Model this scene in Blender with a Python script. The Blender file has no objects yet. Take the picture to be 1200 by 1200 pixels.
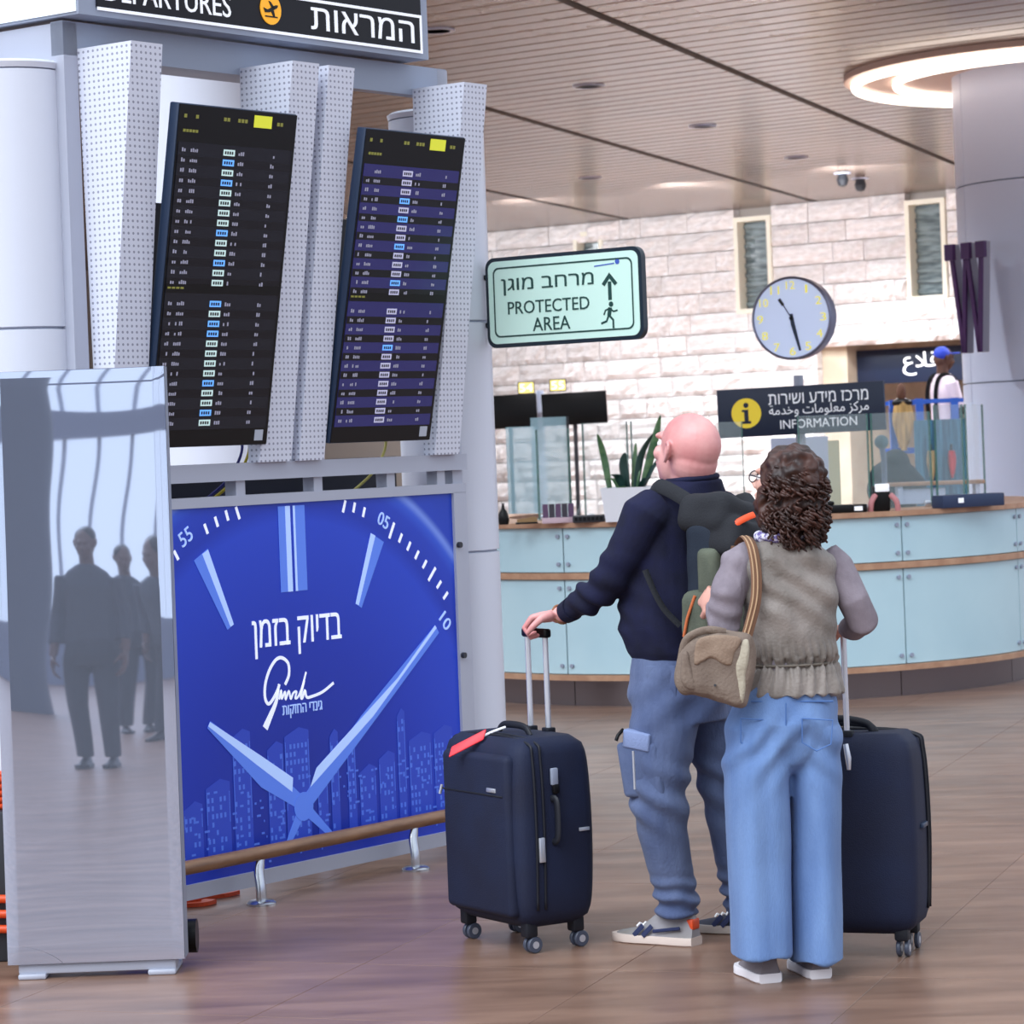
import bpy, bmesh, math, random
import numpy as np
from mathutils import Vector, Matrix, noise, Quaternion
from mathutils.geometry import tessellate_polygon
random.seed(7)
C = bpy.context.scene.collection
R = math.radians

# ------------------------------------------------------------------ camera, world, lights, exposure
F = 3400.0                                   # focal length in pixels of the 1200 px frame
ROLL = math.atan(.0384)
cam_d = bpy.data.cameras.new('camera'); cam = bpy.data.objects.new('camera', cam_d); C.objects.link(cam)
cam_d.sensor_width = 36; cam_d.sensor_fit = 'HORIZONTAL'; cam_d.lens = 36 * F / 1200
cam_d.shift_y = (521 - 600) / 1200.0
cam_d.clip_start = .05; cam_d.clip_end = 300
cam_d.dof.use_dof = True; cam_d.dof.focus_distance = 9.6; cam_d.dof.aperture_fstop = 9
cam.matrix_world = Matrix.Translation((0, 0, 1.65)) @ Matrix.Rotation(R(90), 4, 'X') @ Matrix.Rotation(-ROLL, 4, 'Z')
bpy.context.scene.camera = cam
sc = bpy.context.scene
sc.view_settings.view_transform = 'Standard'; sc.view_settings.look = 'None'
sc.view_settings.gamma = 1; sc.view_settings.use_curve_mapping = False
sc.view_settings.exposure = 0.42
w = bpy.data.worlds.new('world'); sc.world = w; w.use_nodes = True
bg = w.node_tree.nodes['Background']
bg.inputs[0].default_value = (.80, .88, 1.0, 1); bg.inputs[1].default_value = 1.0
SPOT_POWER = 700

sun_d = bpy.data.lights.new('daylight', 'SUN'); sun_d.energy = 2.6; sun_d.angle = R(50); sun_d.color = (.86, .92, 1)
sun = bpy.data.objects.new('daylight', sun_d); C.objects.link(sun); sun.rotation_euler = Vector((-.45, -.6, .75)).to_track_quat('Z', 'Y').to_euler()
def spot(x, y, z, power, size=1.2, col=(.92, .95, 1), r=.12):
    l = bpy.data.lights.new('downlight_or_added_spot', 'SPOT'); l.energy = power; l.spot_size = R(150); l.spot_blend = 1
    l.color = col; l.shadow_soft_size = r
    o = bpy.data.objects.new('downlight_or_added_spot', l); C.objects.link(o); o.location = (x, y, z)
    return o

# ------------------------------------------------------------------ helpers
_c, _s = math.cos(ROLL), math.sin(ROLL)
def ray(x, y):
    u = x - 600; v = 521 - y
    return ((u*_c + v*_s)/F, (-u*_s + v*_c)/F)
def P(x, y, Y):                              # a pixel of the photograph at depth Y
    a, b = ray(x, y); return Vector((a*Y, Y, 1.65 + b*Y))
def G(x, y, z=0):
    a, b = ray(x, y); Y = (z - 1.65)/b; return Vector((a*Y, Y, z))

def lin(c):
    return tuple((v/255/12.92 if v/255 <= .04045 else ((v/255+.055)/1.055)**2.4) for v in c) + (1,)
def mat(name, rgb, rough=.5, metal=0, emit=0, rgb2=None, nscale=8, bump=0, bscale=60, stretch=(1, 1, 1), coord='Object',
        alpha=None, coat=0, spec=None, sheen=0, trans=0, detail=4, lo=.35, hi=.65, rand=0):
    m = bpy.data.materials.new(name); m.use_nodes = True; nt = m.node_tree; b = nt.nodes['Principled BSDF']
    b.inputs['Base Color'].default_value = lin(rgb); b.inputs['Roughness'].default_value = rough; b.inputs['Metallic'].default_value = metal
    if spec is not None: b.inputs['Specular IOR Level'].default_value = spec
    if coat: b.inputs['Coat Weight'].default_value = coat
    if sheen: b.inputs['Sheen Weight'].default_value = sheen; b.inputs['Sheen Roughness'].default_value = .5
    if trans: b.inputs['Transmission Weight'].default_value = trans
    if alpha is not None: b.inputs['Alpha'].default_value = alpha
    if emit: b.inputs['Emission Color'].default_value = lin(rgb); b.inputs['Emission Strength'].default_value = emit
    if rgb2 or bump:
        tc = nt.nodes.new('ShaderNodeTexCoord'); mp = nt.nodes.new('ShaderNodeMapping'); mp.inputs['Scale'].default_value = stretch
        nt.links.new(tc.outputs[coord], mp.inputs[0])
        vec = mp.outputs[0]
    if rgb2:
        n = nt.nodes.new('ShaderNodeTexNoise'); n.inputs['Scale'].default_value = nscale; n.inputs['Detail'].default_value = detail
        nt.links.new(vec, n.inputs[0])
        cr = nt.nodes.new('ShaderNodeValToRGB'); cr.color_ramp.elements[0].color = lin(rgb); cr.color_ramp.elements[1].color = lin(rgb2)
        cr.color_ramp.elements[0].position = lo; cr.color_ramp.elements[1].position = hi
        nt.links.new(n.outputs[0], cr.inputs[0]); out = cr.outputs[0]
        if rand:
            oi = nt.nodes.new('ShaderNodeObjectInfo'); hs = nt.nodes.new('ShaderNodeHueSaturation')
            mr = nt.nodes.new('ShaderNodeMapRange'); mr.inputs[3].default_value = 1-rand; mr.inputs[4].default_value = 1+rand
            nt.links.new(oi.outputs['Random'], mr.inputs[0]); nt.links.new(mr.outputs[0], hs.inputs['Value'])
            nt.links.new(out, hs.inputs['Color']); out = hs.outputs[0]
        nt.links.new(out, b.inputs['Base Color'])
        if emit: nt.links.new(out, b.inputs['Emission Color'])
    if bump:
        n2 = nt.nodes.new('ShaderNodeTexNoise'); n2.inputs['Scale'].default_value = bscale; n2.inputs['Detail'].default_value = 3
        nt.links.new(vec, n2.inputs[0])
        bp = nt.nodes.new('ShaderNodeBump'); bp.inputs['Strength'].default_value = bump; bp.inputs['Distance'].default_value = .01
        nt.links.new(n2.outputs[0], bp.inputs['Height']); nt.links.new(bp.outputs[0], b.inputs['Normal'])
    return m

class MB:
    """collects shapes, then links them as ONE mesh object"""
    def __init__(s): s.v = []; s.f = []; s.mi = []; s.cur = 0
    def add(s, vs, fs):
        o = len(s.v); s.v += [Vector(p) for p in vs]; s.f += [tuple(i+o for i in f) for f in fs]; s.mi += [s.cur]*len(fs); return s
    def box(s, lo, hi, M=None):
        (a, b, c), (d, e, f) = lo, hi
        vs = [Vector(p) for p in ((a,b,c),(d,b,c),(d,e,c),(a,e,c),(a,b,f),(d,b,f),(d,e,f),(a,e,f))]
        if M: vs = [M @ p for p in vs]
        return s.add(vs, [(0,3,2,1),(4,5,6,7),(0,1,5,4),(1,2,6,5),(2,3,7,6),(3,0,4,7)])
    def bevbox(s, lo, hi, r, M=None, seg=2):
        bm = bmesh.new(); bmesh.ops.create_cube(bm, size=1)
        for v in bm.verts: v.co = Vector([(lo[i]+hi[i])/2 + v.co[i]*(hi[i]-lo[i]) for i in range(3)])
        bmesh.ops.bevel(bm, geom=bm.edges[:], offset=r, segments=seg, profile=.5, affect='EDGES')
        bm.verts.index_update(); vs = [(M @ v.co if M else v.co.copy()) for v in bm.verts]
        fs = [tuple(v.index for v in f.verts) for f in bm.faces]; bm.free(); return s.add(vs, fs)
    def rings(s, rs, cap=True, closed=False):
        n = len(rs[0]); vs = [p for r in rs for p in r]; fs = []
        m = len(rs)
        for i in range(m if closed else m-1):
            a = i*n; b = ((i+1) % m)*n
            for j in range(n): k = (j+1) % n; fs.append((a+j, a+k, b+k, b+j))
        if cap and not closed: fs += [tuple(range(n-1, -1, -1)), tuple(range((m-1)*n, m*n))]
        return s.add(vs, fs)
    def tube(s, pts, rad, n=12, cap=True, flat=1.0, ref=None, closed=False):
        pts = [Vector(p) for p in pts]; m = len(pts)
        if not isinstance(rad, (list, tuple)): rad = [rad]*m
        rs = []; nx = None
        for i, p in enumerate(pts):
            if closed: t = (pts[(i+1) % m]-pts[i-1]).normalized()
            else: t = (pts[min(i+1, m-1)]-pts[max(i-1, 0)]).normalized()
            if nx is None:
                a = Vector(ref) if ref else (Vector((0, 0, 1)) if abs(t.z) < .9 else Vector((1, 0, 0)))
                nx = (a - t*a.dot(t)).normalized()
            else:
                nx = (nx - t*nx.dot(t)).normalized()
            ny = t.cross(nx)
            rs.append([p + nx*math.cos(k*2*math.pi/n)*rad[i] + ny*math.sin(k*2*math.pi/n)*rad[i]*flat for k in range(n)])
        return s.rings(rs, cap, closed)
    def cyl(s, a, b, r, r2=None, n=20): return s.tube([a, b], [r, r if r2 is None else r2], n)
    def lathe(s, prof, center=(0, 0, 0), n=24, M=None):
        c = Vector(center); rs = []
        for (r, z) in prof:
            ring = [c + Vector((r*math.cos(k*2*math.pi/n), r*math.sin(k*2*math.pi/n), z)) for k in range(n)]
            if M: ring = [M @ p for p in ring]
            rs.append(ring)
        return s.rings(rs)
    def ell(s, c, r, M=None, nu=16, nv=10):
        c = Vector(c); vs = []; fs = []
        for i in range(1, nv):
            th = math.pi*i/nv
            for j in range(nu):
                ph = 2*math.pi*j/nu
                vs.append(c + Vector((r[0]*math.sin(th)*math.cos(ph), r[1]*math.sin(th)*math.sin(ph), r[2]*math.cos(th))))
        top = len(vs); vs.append(c + Vector((0, 0, r[2]))); bot = len(vs); vs.append(c - Vector((0, 0, r[2])))
        for i in range(nv-2):
            for j in range(nu):
                k = (j+1) % nu; fs.append((i*nu+j, (i+1)*nu+j, (i+1)*nu+k, i*nu+k))
        for j in range(nu):
            k = (j+1) % nu; fs.append((top, j, k)); fs.append((bot, (nv-2)*nu+k, (nv-2)*nu+j))
        if M: vs = [M @ p for p in vs]
        return s.add(vs, fs)
    def prism(s, poly, z0, z1, M=None):
        n = len(poly)
        vs = [Vector((p[0], p[1], z0)) for p in poly] + [Vector((p[0], p[1], z1)) for p in poly]
        if M: vs = [M @ p for p in vs]
        return s.add(vs, [tuple(range(n-1, -1, -1)), tuple(range(n, 2*n))] + [(i, (i+1) % n, n+(i+1) % n, n+i) for i in range(n)])
    def mesh(s, name='mesh'):
        me = bpy.data.meshes.new(name); me.from_pydata([tuple(v) for v in s.v], [], s.f); me.update()
        bm = bmesh.new(); bm.from_mesh(me); bmesh.ops.recalc_face_normals(bm, faces=bm.faces); bm.to_mesh(me); bm.free()
        return me
    def build(s, name, m, parent=None, smooth=30, loc=None):
        me = s.mesh(name); ms = m if isinstance(m, (list, tuple)) else [m]
        for x in ms: me.materials.append(x)
        if len(ms) > 1: me.polygons.foreach_set('material_index', s.mi)
        return link(name, me, parent, smooth, loc)
def link(name, me, parent=None, smooth=30, loc=None):
    if smooth:
        me.polygons.foreach_set('use_smooth', [True]*len(me.polygons))
        if smooth < 180: me.set_sharp_from_angle(angle=R(smooth))
    o = bpy.data.objects.new(name, me); C.objects.link(o)
    if loc is not None:
        o.location = loc
    if parent:
        o.parent = parent
        pm = Matrix.Translation(parent.location) if parent.type == 'EMPTY' else None
        par = parent; T = Matrix.Identity(4)
        chain = []
        while par: chain.append(par); par = par.parent
        for q in reversed(chain): T = T @ q.matrix_parent_inverse @ q.matrix_basis
        o.matrix_parent_inverse = T.inverted()
    return o
def tag(o, label=None, cat=None, group=None, kind=None):
    for k, v in (('label', label), ('category', cat), ('group', group), ('kind', kind)):
        if v: o[k] = v
    return o
def thing(name, loc, label, cat, group=None):
    o = bpy.data.objects.new(name, None); C.objects.link(o); o.location = loc; o.empty_display_size = .1
    return tag(o, label, cat, group)
def copy_tree(o, parent=None):
    c = o.copy(); C.objects.link(c)
    if parent: c.parent = parent
    for ch in list(o.children): copy_tree(ch, c)
    return c
def frame(o, x, y, z):                          # matrix from an origin and three axes
    M = Matrix.Identity(4)
    for i, a in enumerate((x, y, z)):
        for j in range(3): M[j][i] = a[j]
    for j in range(3): M[j][3] = o[j]
    return M
def text_mesh(body, x0, x1, y0, y1, M, depth=.002, bold=0.0, slant=0):
    """lettering fitted to the rectangle x0..x1, y0..y1 of the plane M; every contour is filled on its own"""
    c = bpy.data.curves.new('lettering', 'FONT'); c.body = body; c.fill_mode = 'NONE'; c.offset = bold; c.resolution_u = 3; c.shear = slant
    o = bpy.data.objects.new('lettering', c); C.objects.link(o)
    dg = bpy.context.evaluated_depsgraph_get(); dg.update()
    me = bpy.data.meshes.new_from_object(o.evaluated_get(dg)); bpy.data.objects.remove(o); bpy.data.curves.remove(c)
    nb = {}
    for e in me.edges:
        i, j = e.vertices; nb.setdefault(i, []).append(j); nb.setdefault(j, []).append(i)
    co = [v.co.copy() for v in me.vertices]; seen = set(); loops = []
    for e in me.edges:
        i, j = e.vertices
        if i in seen: continue
        lp = [i, j]; seen.update(lp)
        while True:
            nx = [k for k in nb[lp[-1]] if k not in seen]
            if not nx: break
            lp.append(nx[0]); seen.add(nx[0])
        if len(lp) > 2: loops.append([Vector((co[k].x, co[k].y, 0)) for k in lp])
    bpy.data.meshes.remove(me)
    lo = [min(p[i] for l in loops for p in l) for i in (0, 1)]; hi = [max(p[i] for l in loops for p in l) for i in (0, 1)]
    area = lambda l: sum(l[i-1].x*l[i].y - l[i].x*l[i-1].y for i in range(len(l)))/2
    def inside(p, l):
        r = False
        for i in range(len(l)):
            a_, b_ = l[i-1], l[i]
            if (a_.y > p.y) != (b_.y > p.y) and p.x < (b_.x-a_.x)*(p.y-a_.y)/(b_.y-a_.y)+a_.x: r = not r
        return r
    ar = [area(l) for l in loops]; big = max(ar, key=abs); sgn = 1 if big > 0 else -1
    outs = [l for l, a_ in zip(loops, ar) if a_*sgn > 0]; holes = [l for l, a_ in zip(loops, ar) if a_*sgn < 0]
    mb = MB()
    for l in outs:
        group = [l] + [h for h in holes if inside(h[0], l)]
        tri = tessellate_polygon(group); pts = [p for g in group for p in g]; n = len(pts)
        f = lambda p, z: M @ Vector((x0+(p.x-lo[0])/(hi[0]-lo[0])*(x1-x0), y0+(p.y-lo[1])/(hi[1]-lo[1])*(y1-y0), z))
        fs = [tuple(n+k for k in t) for t in tri]; q = 0
        for g in group:
            m_ = len(g); fs += [(q+i, q+(i+1) % m_, n+q+(i+1) % m_, n+q+i) for i in range(m_)]; q += m_
        mb.add([f(p, -depth) for p in pts]+[f(p, depth) for p in pts], fs)
    return mb.mesh('lettering')
def lettering(body, x0, x1, y0, y1, M, m, parent, name='lettering', label=None, **kw):
    me = text_mesh(body, x0, x1, y0, y1, M, **kw); me.materials.append(m)
    o = link(name, me, parent, 0)
    if label: o['label'] = label
    return o
def stroke(mb, pts, wd, z0, z1, M):               # flat ribbon along 2-D points, wd a number or a list
    n = len(pts); pts = [Vector((p[0], p[1])) for p in pts]
    if not isinstance(wd, (list, tuple)): wd = [wd]*n
    L = []; Rr = []
    for i, p in enumerate(pts):
        t = (pts[min(i+1, n-1)]-pts[max(i-1, 0)]); t.normalize(); q = Vector((-t.y, t.x))
        L.append(p+q*wd[i]/2); Rr.append(p-q*wd[i]/2)
    vs = [M @ Vector((p.x, p.y, z)) for z in (z0, z1) for p in L+Rr]
    fs = []; N = 2*n
    for i in range(n-1):
        fs.append((N+i, N+i+1, N+n+i+1, N+n+i)); fs.append((i, n+i, n+i+1, i+1))
        fs.append((i, i+1, N+i+1, N+i)); fs.append((n+i, N+n+i, N+n+i+1, n+i+1))
    fs.append((0, N, N+n, n)); fs.append((n-1, 2*n-1, N+2*n-1, N+n-1))
    mb.add(vs, fs)
def smooth2(pts, k=6):                            # Catmull-Rom through points (any dimension)
    pts = [Vector(p) for p in pts]; out = []
    for i in range(len(pts)-1):
        p0 = pts[max(i-1, 0)]; p1 = pts[i]; p2 = pts[i+1]; p3 = pts[min(i+2, len(pts)-1)]
        for j in range(k):
            t = j/k
            out.append(.5*((2*p1) + (p2-p0)*t + (2*p0-5*p1+4*p2-p3)*t*t + (3*p1-p0-3*p2+p3)*t**3))
    out.append(pts[-1]); return out
def remesh(mb, voxel, smooth_it=3, disp=None, fac=.5):
    me = mb.mesh('tmp'); o = bpy.data.objects.new('tmp', me); C.objects.link(o)
    md = o.modifiers.new('r', 'REMESH'); md.mode = 'VOXEL'; md.voxel_size = voxel
    if smooth_it:
        s = o.modifiers.new('s', 'SMOOTH'); s.factor = fac; s.iterations = smooth_it
    dg = bpy.context.evaluated_depsgraph_get(); dg.update()
    out = bpy.data.meshes.new_from_object(o.evaluated_get(dg)); bpy.data.objects.remove(o); bpy.data.meshes.remove(me)
    if disp:
        nv = len(out.vertices); cs = [v.co.copy() for v in out.vertices]; ns = [v.normal.copy() for v in out.vertices]
        out.vertices.foreach_set('co', [q for c_, n_ in zip(cs, ns) for q in (c_ + n_*disp(c_))])
    out.update(); return out
# ------------------------------------------------------------------ materials
M_ = {}
M_['stone'] = mat('limestone', (244, 240, 240), .85, rgb2=(220, 213, 210), nscale=5, bump=.5, bscale=14, rand=.10)
M_['mortar'] = mat('mortar', (176, 166, 158), .9)
M_['beige'] = mat('beige_stone', (214, 200, 178), .7, rgb2=(196, 180, 158), nscale=3)
M_['slat'] = mat('wood_look_metal', (152, 136, 126), .24, rgb2=(124, 104, 92), nscale=1.2, stretch=(1, 1, 1), rand=.14, spec=.9, metal=.15)
M_['slot'] = mat('dark_slot', (46, 36, 32), .7)
M_['white'] = mat('white_paint', (206, 216, 240), .38, spec=.5)
M_['column'] = mat('column_paint', (216, 220, 232), .35, bump=.05, bscale=200)
M_['frame'] = mat('grey_steel_paint', (150, 158, 176), .45, metal=.1)
M_['frame_l'] = mat('pale_steel_paint', (178, 182, 196), .42, metal=.1)
M_['black'] = mat('black_plastic', (10, 10, 12), .35, spec=.25)
M_['dark'] = mat('dark_grey', (44, 46, 52), .5)
M_['bluesteel'] = mat('dark_blue_casing', (34, 52, 78), .4)
M_['chrome'] = mat('brushed_steel', (196, 200, 206), .25, metal=1)
M_['alu'] = mat('aluminium', (214, 218, 226), .3, metal=.7)
M_['wood'] = mat('rail_wood', (142, 104, 74), .35, rgb2=(112, 78, 54), nscale=6, stretch=(1, 1, 6))
M_['birch'] = mat('birch_edge', (190, 150, 120), .45, rgb2=(170, 128, 100), nscale=12)
M_['orange'] = mat('orange_plastic', (226, 78, 28), .45)
M_['navy_sign'] = mat('navy_sign', (30, 42, 68), .4)
M_['text_w'] = mat('white_letters', (238, 240, 246), .5, emit=.25)
M_['yellow'] = mat('yellow_disc', (250, 200, 30), .45, emit=.15)
M_['orange_y'] = mat('amber_disc', (252, 176, 20), .45, emit=.2)
M_['green_pale'] = mat('pale_green_panel', (204, 236, 222), .4, emit=.12)
M_['green_dark'] = mat('dark_green_print', (30, 72, 66), .5)
M_['aqua'] = mat('aqua_glass_panel', (188, 218, 226), .14, coat=.3, rgb2=(178, 210, 220), nscale=1.5)
M_['plinth'] = mat('plinth_steel', (120, 110, 110), .22, metal=.85)
M_['pebble'] = mat('orange_lamp', (255, 150, 60), .5, emit=3)
def glass_mat(name, rgb, a, rough=.05):
    return mat(name, rgb, rough, alpha=a, spec=.6)
M_['glass'] = glass_mat('clear_green_glass', (214, 234, 234), .13)
M_['glass_edge'] = mat('green_glass_edge', (70, 128, 116), .2, alpha=.6)

Z_UP = Vector((0, 0, 1))
# floor slabs: brown veined stone, glossy
def floor_material():
    m = bpy.data.materials.new('brown_marble'); m.use_nodes = True; nt = m.node_tree; b = nt.nodes['Principled BSDF']
    g = nt.nodes.new('ShaderNodeNewGeometry'); oi = nt.nodes.new('ShaderNodeObjectInfo')
    mp = nt.nodes.new('ShaderNodeMapping'); mp.inputs['Rotation'].default_value = (0, 0, R(38)); mp.inputs['Scale'].default_value = (.7, 3.2, 1)
    nt.links.new(g.outputs['Position'], mp.inputs[0])
    n = nt.nodes.new('ShaderNodeTexNoise'); n.inputs['Scale'].default_value = 2.2; n.inputs['Detail'].default_value = 4; n.inputs['Distortion'].default_value = .3
    nt.links.new(mp.outputs[0], n.inputs[0])
    cr = nt.nodes.new('ShaderNodeValToRGB'); e = cr.color_ramp.elements
    e[0].position = .3; e[0].color = lin((110, 84, 70)); e[1].position = .7; e[1].color = lin((146, 115, 97))
    x = e.new(.5); x.color = lin((128, 99, 83))
    nt.links.new(n.outputs[0], cr.inputs[0])
    hs = nt.nodes.new('ShaderNodeHueSaturation'); mr = nt.nodes.new('ShaderNodeMapRange'); mr.inputs[3].default_value = .92; mr.inputs[4].default_value = 1.08
    nt.links.new(oi.outputs['Random'], mr.inputs[0]); nt.links.new(mr.outputs[0], hs.inputs['Value']); nt.links.new(cr.outputs[0], hs.inputs['Color'])
    nt.links.new(hs.outputs[0], b.inputs['Base Color'])
    b.inputs['Roughness'].default_value = .24; b.inputs['Specular IOR Level'].default_value = .4
    n3 = nt.nodes.new('ShaderNodeTexNoise'); n3.inputs['Scale'].default_value = 5; nt.links.new(g.outputs['Position'], n3.inputs[0])
    mr2 = nt.nodes.new('ShaderNodeMapRange'); mr2.inputs[3].default_value = .26; mr2.inputs[4].default_value = .38
    nt.links.new(n3.outputs[0], mr2.inputs[0]); nt.links.new(mr2.outputs[0], b.inputs['Roughness'])
    return m
M_['floor'] = floor_material()

# ------------------------------------------------------------------ floor
fl = MB().box((-45, -26, -.06), (45, 50, -.004)).build('floor', M_['floor'], smooth=0); tag(fl, kind='structure')
ua = Vector((.943, -.332, 0)); va = Vector((.332, .943, 0)); TS = .85; p0 = -1.91; q0 = 10.32
tile_me = MB().bevbox((.001, .001, -.02), (TS-.001, TS-.001, 0), .001, seg=1).mesh('tile'); tile_me.materials.append(M_['floor'])
rot = math.atan2(-.332, .943)
for i in range(-8, 10):
    for j in range(-4, 14):
        c = ua*(p0+(i+.5)*TS) + va*(q0+(j+.5)*TS)
        if 7.3 < c.y < 21 and abs(c.x) < c.y*.19 + .9:
            o = bpy.data.objects.new('tile', tile_me); C.objects.link(o); o.parent = fl
            k = ua*(p0+i*TS) + va*(q0+j*TS); o.location = k; o.rotation_euler = (0, 0, rot)
# ------------------------------------------------------------------ stone wall with windows, portal
wn = Vector((.798, -.602, 0)); wb = Vector((.602, .798, 0)); W0 = Vector((0, 40, 0))
MW = frame(W0, wn, wb, Vector((0, 0, 1)))        # x along the wall, y into it, z up
wall = tag(MB().box((-12, .12, 0), (1.26, .5, 4.6), MW).box((1.62, .12, 0), (3.83, .5, 4.6), MW).box((1.26, .12, 0), (1.62, .5, 3.3), MW)
           .box((4.27, .12, 0), (4.94, .5, 4.6), MW).box((3.83, .12, 0), (4.27, .5, 3.29), MW).box((3.83, .12, 4.42), (4.27, .5, 4.6), MW).box((1.26, .12, 4.42), (1.62, .5, 4.6), MW)
           .box((4.94, .12, 2.82), (6.36, .5, 4.6), MW).box((6.36, .12, 2.82), (6.80, .5, 3.30), MW).box((6.36, .12, 4.44), (6.80, .5, 4.6), MW).box((6.80, .12, 2.82), (16, .5, 4.6), MW)
           .build('wall_back', M_['mortar'], smooth=0), kind='structure')
def stone_mesh(seed):
    rnd = random.Random(seed); bm = MB(); nx, nz = 6, 4; vs = []; fs = []
    for k in range(nz+1):
        for i in range(nx+1):
            e = (i in (0, nx)) or (k in (0, nz))
            y = -.02 if e else -.045 - rnd.random()*.05
            vs.append((i/nx + (0 if i in (0, nx) else rnd.uniform(-.03, .03)), y, k/nz + (0 if k in (0, nz) else rnd.uniform(-.04, .04))))
    for k in range(nz):
        for i in range(nx):
            a = k*(nx+1)+i; fs.append((a, a+1, a+nx+2, a+nx+1))
    bm.add(vs, fs)
    bm.add([(0, -.02, 0), (1, -.02, 0), (1, -.02, 1), (0, -.02, 1), (0, .12, 0), (1, .12, 0), (1, .12, 1), (0, .12, 1)], [(0, 4, 5, 1), (1, 5, 6, 2), (2, 6, 7, 3), (3, 7, 4, 0)])
    me = bm.mesh('stone'); me.materials.append(M_['stone']); return me
SM = [stone_mesh(i) for i in range(10)]
wyaw = math.atan2(wn.y, wn.x)
rnd = random.Random(3); nst = 0
z = .60; rows = []
hh = (4.6-.60)/15
holes = [(1.24, 1.64, 3.32, 4.44), (3.77, 4.33, 3.22, 4.48), (6.30, 6.87, 3.22, 4.52), (4.94, 20, 0, 2.80)]
for r_ in range(15):
    z0 = .60 + r_*hh; x = -.95 - rnd.random()*.4
    cuts = sorted([(h[0], h[1]) for h in holes if z0 + hh*.5 > h[2] and z0 + hh*.5 < h[3]])
    while x < 7.6:
        wd = rnd.choice([.34, .45, .55, .62, .75, .9]); x1 = x + wd; nxt = x1
        for c0, c1 in cuts:
            if x < c0 < x1 + .18: x1 = c0; nxt = c1; break
            if c0 <= x < c1: x = c1; x1 = x + wd; nxt = x1
        if x1 > 7.9: x1 = 7.9; nxt = 99
        if x < 7.6 and x1 - x > .04:
            o = bpy.data.objects.new('stone', rnd.choice(SM)); C.objects.link(o); o.parent = wall
            o.location = W0 + wn*(x+.006) + Vector((0, 0, z0+.006)) ; o.rotation_euler = (0, 0, wyaw)
            o.scale = (x1-x-.012, rnd.uniform(.8, 1.3), hh-.012); nst += 1
        x = nxt
M_['pane'] = mat('grey_window_pane', (140, 154, 156), .15, rgb2=(84, 96, 100), nscale=3.5, stretch=(1, 1, 6), coat=.5)
M_['cream'] = mat('cream_trim', (244, 238, 220), .6)
for k, (x0, x1, z0, z1) in enumerate([(1.26, 1.62, 3.3, 4.42), (3.83, 4.27, 3.29, 4.42), (6.36, 6.80, 3.3, 4.44)]):
    g = MB().box((x0, .14, z0), (x1, .17, z1), MW).build('window_%d' % (k+1), M_['pane'], smooth=0); tag(g, kind='structure')
    f = MB(); t = .06
    f.box((x0-t, -.05, z0-t), (x0, .2, z1+t), MW); f.box((x1, -.05, z0-t), (x1+t, .2, z1+t), MW)
    f.box((x0, -.05, z0-t), (x1, .2, z0), MW); f.box((x0, -.05, z1), (x1, .2, z1+t), MW)
    f.build('window_frame', M_['cream'], g, 0)
    for q in range(9):
        zz = z0 + .04 + q*(z1-z0)/9
        MB().box((x0+.005, .10, zz), (x1-.005, .13, zz+.05), MW @ Matrix.Translation((0, 0, 0))).build('louvre', M_['pane'], g, 0)
# portal behind: jamb, lintel soffit, back wall
tag(MB().box((4.92, .12, 0), (5.30, 6, 2.82), MW).build('wall_jamb', M_['beige'], smooth=0), kind='structure')
tag(MB().box((4.5, 6, 0), (16, 6.2, 2.82), MW).box((5.2, .5, 2.82), (12, 5.7, 2.9), MW).build('wall_recess', mat('warm_wall', (206, 184, 160), .7), smooth=0), kind='structure')
sb = thing('shop_sign', W0 + wn*6.3 + wb*.4 + Vector((0, 0, 2.25)), 'dark navy signboard with white Arabic lettering over the far portal, behind the worker', 'sign')
MB().bevbox((5.30, .35, 2.24), (7.6, .45, 2.68), .01, MW).build('board', M_['navy_sign'], sb)
MT = frame(W0 + wb*.34, wn, Vector((0, 0, 1)), -wb)
lettering('\uFEC9\uFEFC\uFED7\uFE8D', 5.98, 6.56, 2.33, 2.62, MT, mat('glowing_letters', (250, 252, 255), .5, emit=1.2), sb, bold=.012, label='white glowing Arabic letters')
# ------------------------------------------------------------------ ceiling
CE = 4.6
ceil = tag(MB().box((-14, -20.6, CE+.10), (16, 6, CE+.3), MW).build('ceiling', M_['slot'], smooth=0), kind='structure')
sm_cache = MB().bevbox((-14, 0, 0), (16, .262, .05), .006, seg=1).mesh('slat'); sm_cache.materials.append(M_['slat'])
for i in range(74):
    d = 1.0 - (i+1)*.29
    o = bpy.data.objects.new('slat', sm_cache); C.objects.link(o); o.parent = ceil
    o.location = W0 + wb*d + Vector((0, 0, CE)); o.rotation_euler = (0, 0, wyaw)
sd = Vector((.332, .943, 0))
for k, (sx, sy) in enumerate([(.455, 19.35), (-.11, 25.4), (3.4, 15.6), (-4.6, 21)]):
    a = Vector((sx, sy, CE-.006)) - sd*4; b = Vector((sx, sy, CE-.006)) + sd*22
    q = sd.cross(Vector((0, 0, 1)))*.035
    tag(MB().add([a-q, a+q, b+q, b-q, a-q+Vector((0, 0, .05)), a+q+Vector((0, 0, .05)), b+q+Vector((0, 0, .05)), b-q+Vector((0, 0, .05))],
        [(0, 1, 2, 3), (4, 7, 6, 5), (0, 4, 5, 1), (1, 5, 6, 2), (2, 6, 7, 3), (3, 7, 4, 0)]).build('trim_%d' % (k+1), M_['slot'], smooth=0), kind='structure')
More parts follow.
